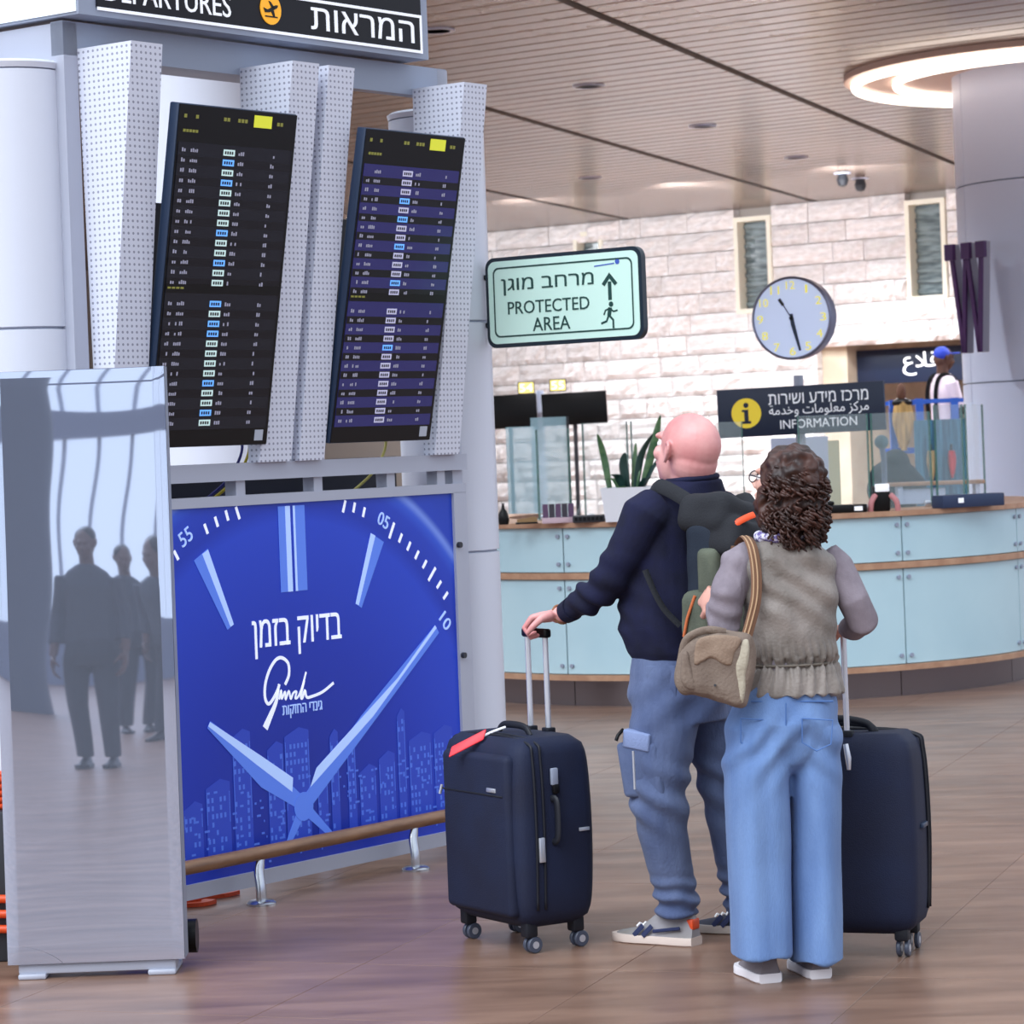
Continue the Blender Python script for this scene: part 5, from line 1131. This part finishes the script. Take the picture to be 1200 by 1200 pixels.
# ------------------------------------------------------------------ her shoulder bag
bag = thing('shoulder_bag', P(836, 790, 8.70), 'slouchy taupe fabric shoulder bag hanging at the left hip of the curly-haired woman', 'bag')
tau = mat('taupe_canvas', (142, 126, 112), .85, rgb2=(118, 102, 90), nscale=9, bump=.3, bscale=120)
tan = mat('tan_flap', (162, 140, 120), .85, rgb2=(140, 118, 100), nscale=9, bump=.3, bscale=120)
def closed(pts, k=5):
    n = len(pts); v = [Vector(p) for p in pts]; out = []
    for i in range(n):
        p0, p1, p2, p3 = v[i-1], v[i], v[(i+1) % n], v[(i+2) % n]
        for j in range(k):
            t = j/k; out.append(.5*((2*p1)+(p2-p0)*t+(2*p0-5*p1+4*p2-p3)*t*t+(3*p1-p0-3*p2+p3)*t**3))
    return out
def pillow(mb, outline, Y, th, sk=.0):
    o = closed([(x, y) for x, y in outline]); cx_ = sum(p[0] for p in o)/len(o); cy_ = sum(p[1] for p in o)/len(o); rs = []
    for t in (-1, -.85, -.5, 0, .5, .85, 1):
        k = math.sqrt(max(0, 1-abs(t)**3))*.45+.55 if abs(t) < 1 else .55
        rs.append([P(cx_+(p[0]-cx_)*k, cy_+(p[1]-cy_)*k, Y) + Vector((sk*t*th, t*th/2, 0)) for p in o])
    return mb.rings(rs)
s = MB(); pillow(s, [(808, 748), (835, 738), (862, 741), (882, 746), (885, 785), (878, 815), (871, 830), (846, 824), (815, 815), (797, 812), (789, 796), (795, 768)], 8.66, .13)
skin_part('bag_body', s, .006, tau, bag, 2, lambda c: .007*noise.noise(Vector((c.x*22, c.y*22, c.z*9))))
s = MB(); pillow(s, [(816, 752), (835, 744), (868, 748), (861, 766), (857, 780), (845, 777), (834, 771), (822, 775), (813, 779)], 8.60, .02)
skin_part('flap', s, .005, tan, bag, 1, lambda c: .004*noise.noise(c*24))
s = MB(); pillow(s, [(868, 752), (878, 750), (876, 780), (870, 825), (862, 805), (862, 775)], 8.61, .03); skin_part('side_gusset', s, .005, mat('pale_gusset', (176, 166, 146), .85, bump=.3, bscale=120), bag, 1, lambda c: .005*noise.noise(c*20))
s = MB(); pillow(s, [(800, 768), (806, 765), (812, 790), (818, 808), (806, 808), (797, 795)], 8.61, .03); skin_part('side_pocket', s, .005, tau, bag, 1, lambda c: .005*noise.noise(c*20))
MB().tube(smooth2([P(798, 775, 8.64), P(803, 752, 8.63), P(815, 742, 8.62), P(832, 738, 8.62), P(850, 741, 8.63)], 5), .012, 8, flat=.5).build('top_handle', tau, bag, 60)
MB().cyl(P(838, 803, 8.594), P(838, 803, 8.588), .004, n=10).build('snap', M_['dark'], bag)
brn = mat('strap_brown', (118, 84, 62), .8); tn2 = mat('strap_tan', (180, 146, 112), .8)
sp_ = [P(866, 638, 8.90), P(873, 629, 8.82), P(881, 640, 8.73), P(886, 668, 8.70), P(886, 700, 8.685), P(880, 728, 8.675), P(873, 752, 8.665)]
strap('bag_strap', sp_, .017, brn, bag, .004, ref=(1, 0, 0))
for dx in (-.009, .003): MB().tube(smooth2([q + Vector((dx, -.005, .002)) for q in sp_], 5), .0028, 6).build('strap_stripe', tn2, bag, 180)
strap('bag_strap', [P(862, 640, 8.92), P(858, 680, 8.93), P(845, 720, 8.9), P(822, 750, 8.72)], .014, brn, bag, .004, ref=(1, 0, 0))
# ------------------------------------------------------------------ suitcases
nav = mat('suitcase_navy', (8, 17, 46), .75, rgb2=(10, 24, 56), nscale=5, bump=.2, bscale=260); nav2 = mat('suitcase_trim', (12, 16, 28), .6)
def suitcase(corner, a, b_, W, D, zb, zt, label, rods, grip_z, front=True, rod_y=None):
    s = thing('suitcase', corner, label, 'suitcase', 'navy soft suitcases')
    a = H(a); b_ = H(b_); M = frame(Vector((corner.x, corner.y, 0)), a, b_, Z)
    g = lambda x, y, z: M @ Vector((x, y, z))
    n = 32; rs = []
    for i in range(25):
        v = i/24; z = zb + (zt-zb)*v; k = min(1, (1-abs(2*v-1)**9))**.5; inset = .040*(1-k); bul = .010*math.sin(math.pi*v)
        hw, hd_2 = W/2 - inset + bul, D/2 - inset + bul; ring = []
        for q in range(n):
            t = 2*math.pi*q/n; c_, s_ = math.cos(t), math.sin(t); pw = 2/7.5
            ring.append(g(W/2 + hw*math.copysign(abs(c_)**pw, c_), D/2 + hd_2*math.copysign(abs(s_)**pw, s_), z))
        rs.append(ring)
    MB().rings(rs).build('shell', nav, s, 60)
    if front:
        o = MB().bevbox((.035, -.024, zb+.035), (W-.045, .03, zt-.05), .022, M, 4).build('front_pocket', nav, s, 60)
        MB().bevbox((.06, -.0265, zt-.185), (W-.05, -.022, zt-.179), .002, M).build('pocket_zip', nav2, o)
        MB().bevbox((.10, -.0275, zt-.172), (.155, -.022, zt-.158), .002, M).build('maker_plate', M_['alu'], o)
        MB().tube([g(W-.05, -.026, zt-.17), g(W-.045, -.032, zt-.20)], .005, 8).build('zip_pull', M_['alu'], o)
    for y in ((.055, .085) if front else (D-.08, D-.05)):
        pts = [g(-.0035, y, zb+.06), g(-.013, y, (zb+zt)/2), g(-.004, y, zt-.07), g(.03, y, zt-.012), g(W/2, y, zt+.003), g(W-.03, y, zt-.012), g(W+.004, y, zt-.07), g(W+.013, y, (zb+zt)/2), g(W+.0035, y, zb+.06)]
        MB().tube(smooth2(pts, 6), .0045, 8).build('zip', nav2, s, 180)
    if front:
        MB().bevbox((-.022, .06, .30), (-.012, .082, .38), .003, M).build('zip_pull', M_['alu'], s)
        MB().bevbox((-.024, .115, .60-.055), (-.010, .14, .60), .004, M).build('lock', M_['frame'], s); MB().bevbox((-.026, .118, .60-.085), (-.010, .145, .60-.05), .008, M).build('lock_body', M_['black'], s)
        MB().bevbox((-.014, D-.07, .385), (-.008, D-.03, .397), .002, M).build('maker_tag', M_['alu'], s)
        sd_h = MB().tube(smooth2([g(-.008, .12, .50), g(-.03, .125, .49), g(-.03, .125, .38), g(-.008, .12, .36)], 5), .012, 10, flat=.5).build('side_handle', nav2, s, 60)
    MB().tube(smooth2([g(W/2-.10, D/2, zt-.005), g(W/2-.07, D/2, zt+.022), g(W/2, D/2, zt+.028), g(W/2+.07, D/2, zt+.022), g(W/2+.10, D/2, zt-.005)], 6), .012, 10, flat=.6).build('top_handle', nav2, s, 60)
    for x in (.055, W-.055):
        for y in (.055, D-.055):
            w_ = MB().bevbox((x-.022, y-.022, .052), (x+.022, y+.022, zb+.02), .008, M).build('castor_housing', nav2, s)
            for sx in (-.013, .013):
                MB().lathe([(.010, -.007), (.024, -.007), (.027, -.004), (.027, .004), (.024, .007), (.010, .007)], (0, 0, 0), 20, frame(g(x+sx, y+.012, .0275), b_, Z, a)).build('wheel', M_['wheel'], w_, 40)
                MB().lathe([(.002, -.0078), (.012, -.0078), (.012, .0078), (.002, .0078)], (0, 0, 0), 14, frame(g(x+sx, y+.012, .0275), b_, Z, a)).build('wheel_hub', M_['alu'], w_, 40)
    ry = rod_y if rod_y is not None else D-.035
    for x in rods:
        MB().cyl(g(x, ry, zt-.03), g(x, ry, grip_z), .0095, n=12).build('handle_rod', M_['rod'], s); MB().bevbox((x-.02, ry-.016, zt-.01), (x+.02, ry+.016, zt+.012), .004, M).build('rod_socket', nav2, s)
    MB().bevbox((min(rods)-.02, ry-.014, grip_z-.012), (max(rods)+.02, ry+.014, grip_z+.018), .008, M, 3).build('grip', M_['black'], s)
    return s, M
M_['wheel'] = mat('wheel_grey', (70, 76, 92), .4); M_['rod'] = mat('silver_rod', (222, 226, 234), .25, metal=.6)
c1 = Vector((-.008, 9.39, 0)) + Vector((.53, -.848, 0))*.045 + Vector((-.848, -.53, 0))*.045
gz = P(641, 741, 9.73).z
s1, M1 = suitcase(c1, (-.53, .848), (.848, .53), .49, .29, .085, .695, 'navy soft suitcase with a red luggage tag, held by the bald man', (.205, .315), gz)
q = [P(567, 862, 9.55), P(578, 857, 9.58), P(592, 852, 9.62)]
MB().tube(q, .004, 6).build('tag_cord', M_['text_w'], s1, 60)
MB().bevbox((-.019, -.065, -.003), (.019, .065, .003), .004, frame(P(548, 871, 9.545), Vector((.28, .35, .86)).normalized(), Vector((-.88, .1, -.42)).normalized(), Vector((-.35, -.8, .5)).normalized())).build('luggage_tag', mat('tag_red', (244, 58, 70), .5), s1)
c2 = G(1060, 1122) + H((.94, -.336))*.05 + H((-.336, -.94))*.05
s2, M2 = suitcase(c2, (-.94, .336), (.336, .94), .46, .26, .075, .70, 'navy soft suitcase standing behind the curly-haired woman, half hidden by her jeans', (.205, .30), P(988, 741, 9.12).z, False, .045)
MB().tube([P(991, 872, 9.02), P(994, 888, 9.01), P(995, 902, 9.015)], [.008, .010, .006], 8, flat=.6).build('strap_hook', M_['alu'], s2, 60)
MB().tube(smooth2([M2 @ Vector(v) for v in ((.14, .13, .69), (.16, .13, .725), (.25, .13, .74), (.34, .13, .725), (.36, .13, .69))], 5), .012, 10).build('carry_handle', nav2, s2, 60)
MB().bevbox((-.02, .08, .40), (-.008, .15, .415), .003, M2).build('side_badge', M_['bluesteel'], s2)
# ------------------------------------------------------------------ simple standing figures: the worker on the lift, and people behind the camera seen in the steel
def figure(loc, yaw, label, mats, cap=None, arms='down', grp=None, ht=1.74):
    k = ht/1.74; t = thing('person', loc, label, 'person', grp); M = Matrix.Translation(loc) @ Matrix.Rotation(yaw, 4, 'Z') @ Matrix.Scale(k, 4)
    X_, Y_ = Vector((1, 0, 0)), Vector((0, 1, 0)); T = lambda pts: [M @ Vector(p) for p in pts]
    xr = (M.to_3x3() @ X_).normalized(); yf = (M.to_3x3() @ Y_).normalized()
    b = MB(); head(b, M @ Vector((0, .01, 1.62)), yf - Z*.12, Z, k); b.tube(T([(0, -.01, 1.56), (0, -.01, 1.42)]), [.055, .06], 14)
    loft(b, [(M @ Vector((0, 0, z)), a_, c_) for z, a_, c_ in ((.9, .14, .10), (1.1, .13, .10), (1.3, .16, .10), (1.42, .13, .07))], xr, yf, 20)
    A = {'down': [(.19, 0, 1.38), (.22, .0, 1.10), (.22, .06, .86)], 'fwd': [(.19, 0, 1.38), (.23, .06, 1.12), (.16, .30, 1.08)]}[arms]
    for s in (-1, 1):
        pp = T([(s*x, y, z) for x, y, z in A]); b.tube(pp, [.045, .038, .028], 12); dd = (pp[2]-pp[1]).normalized(); hand(b, pp[2], dd, xr*-s + Z*-.3, s, curl=(15, 25, 20))
        b.tube(T([(s*.09, 0, .88), (s*.10, .01, .5), (s*.10, -.01, .09)]), [.07, .05, .035], 12)
    skin_part('body', b, .011, mats[0], t, 1)
    b = MB(); loft(b, [(M @ Vector((0, 0, z)), a_, c_) for z, a_, c_ in ((.92, .165, .12), (1.1, .16, .12), (1.3, .185, .12), (1.41, .16, .09), (1.47, .07, .065))], xr, yf, 20)
    for s in (-1, 1):
        pp = T([(s*x, y, z) for x, y, z in A]); b.tube([pp[0], (pp[0]+pp[1]*1.2)/2.2, pp[1]] + ([pp[1].lerp(pp[2], .7)] if arms == 'down' else []), [.066, .058, .052] + ([.042] if arms == 'down' else []), 14)
    skin_part('shirt', b, .014, mats[1], t, 2)
    b = MB(); loft(b, [(M @ Vector((0, 0, z)), a_, c_) for z, a_, c_ in ((.97, .158, .115), (.85, .17, .13), (.78, .15, .11))], xr, yf, 20)
    for s in (-1, 1): b.tube(T([(s*.09, 0, .84), (s*.10, .01, .5), (s*.10, -.01, .08)]), [.088, .07, .062], 14)
    skin_part('trousers', b, .014, mats[2], t, 2)
    b = MB(); b.ell(M @ Vector((0, -.012, 1.665)), (.084*k, .098*k, .075*k), None, 16, 10)
    if cap: b.bevbox((-.06, .05, 1.66), (.06, .17, 1.675), .006, M)
    skin_part('cap' if cap else 'hair', b, .010, mats[3], t, 1)
    for s in (-1, 1): shoe(t, M @ Vector((s*.10, -.09, 0)), yf, .27, mats[4], mats[4]).location.z += loc[2]
    return t
dk = mat('dark_skin', (84, 54, 42), .5); pkt = mat('pale_pink_shirt', (224, 208, 220), .85); dkt = mat('dark_trousers', (30, 34, 44), .85); bcap = mat('blue_cap', (40, 70, 200), .6)
wk = figure(Vector((P(1108, 500, 27.95).x, 27.95, PL(1080, 613).z)), R(-75), 'worker in a blue cap and pale shirt standing on the blue scaffold lift', (dk, pkt, dkt, bcap, M_['black']), True, 'fwd', None, 1.68)
for s in (-1, 1):
    Mk = Matrix.Translation(wk.location) @ Matrix.Rotation(R(-75), 4, 'Z'); MB().tube(smooth2([Mk @ Vector(q) for q in ((s*.10, -.125, .95), (s*.10, -.13, 1.25), (s*.10, -.06, 1.40), (s*.10, .10, 1.32), (s*.09, .125, .98))], 5), .022, 8, flat=.3, ref=(0, 0, 1)).build('harness_strap', M_['black'], wk, 60)
g1 = mat('grey_coat', (52, 56, 66), .9)
for k, (x, y, yw, lab) in enumerate([(-2.95, -1.5, .1, 'dark figure mirrored tall in the middle of the steel totem'), (-3.45, -7.4, -.3, 'dark figure mirrored farther back, right of the tallest one in the steel'), (-2.92, -5.4, .5, 'dark figure mirrored at the right edge of the steel totem')]):
    figure(Vector((x, y, 0)), R(0)+yw, lab, (dk, g1, dkt, M_['black'], M_['black']), None, 'down', 'people mirrored in the steel totem')
for k, (x, y) in enumerate([(-5.15, -11.4)]):
    o = thing('hall_pillar', (x, y, 0), ['dark hall pillar mirrored along the left edge of the steel totem', 'dark kiosk mirrored at the right side of the steel totem'][k], 'pillar')
    hh_ = (6, 2.0)[k]; MB().lathe([(.35, 0), (.35, hh_)] if k == 0 else [(.3, 0), (.3, .9), (.26, .95), (.26, hh_)], (x, y, 0), 28).build('shaft', mat('dark_clad_%d' % k, (70, 76, 92), .5), o, 40)
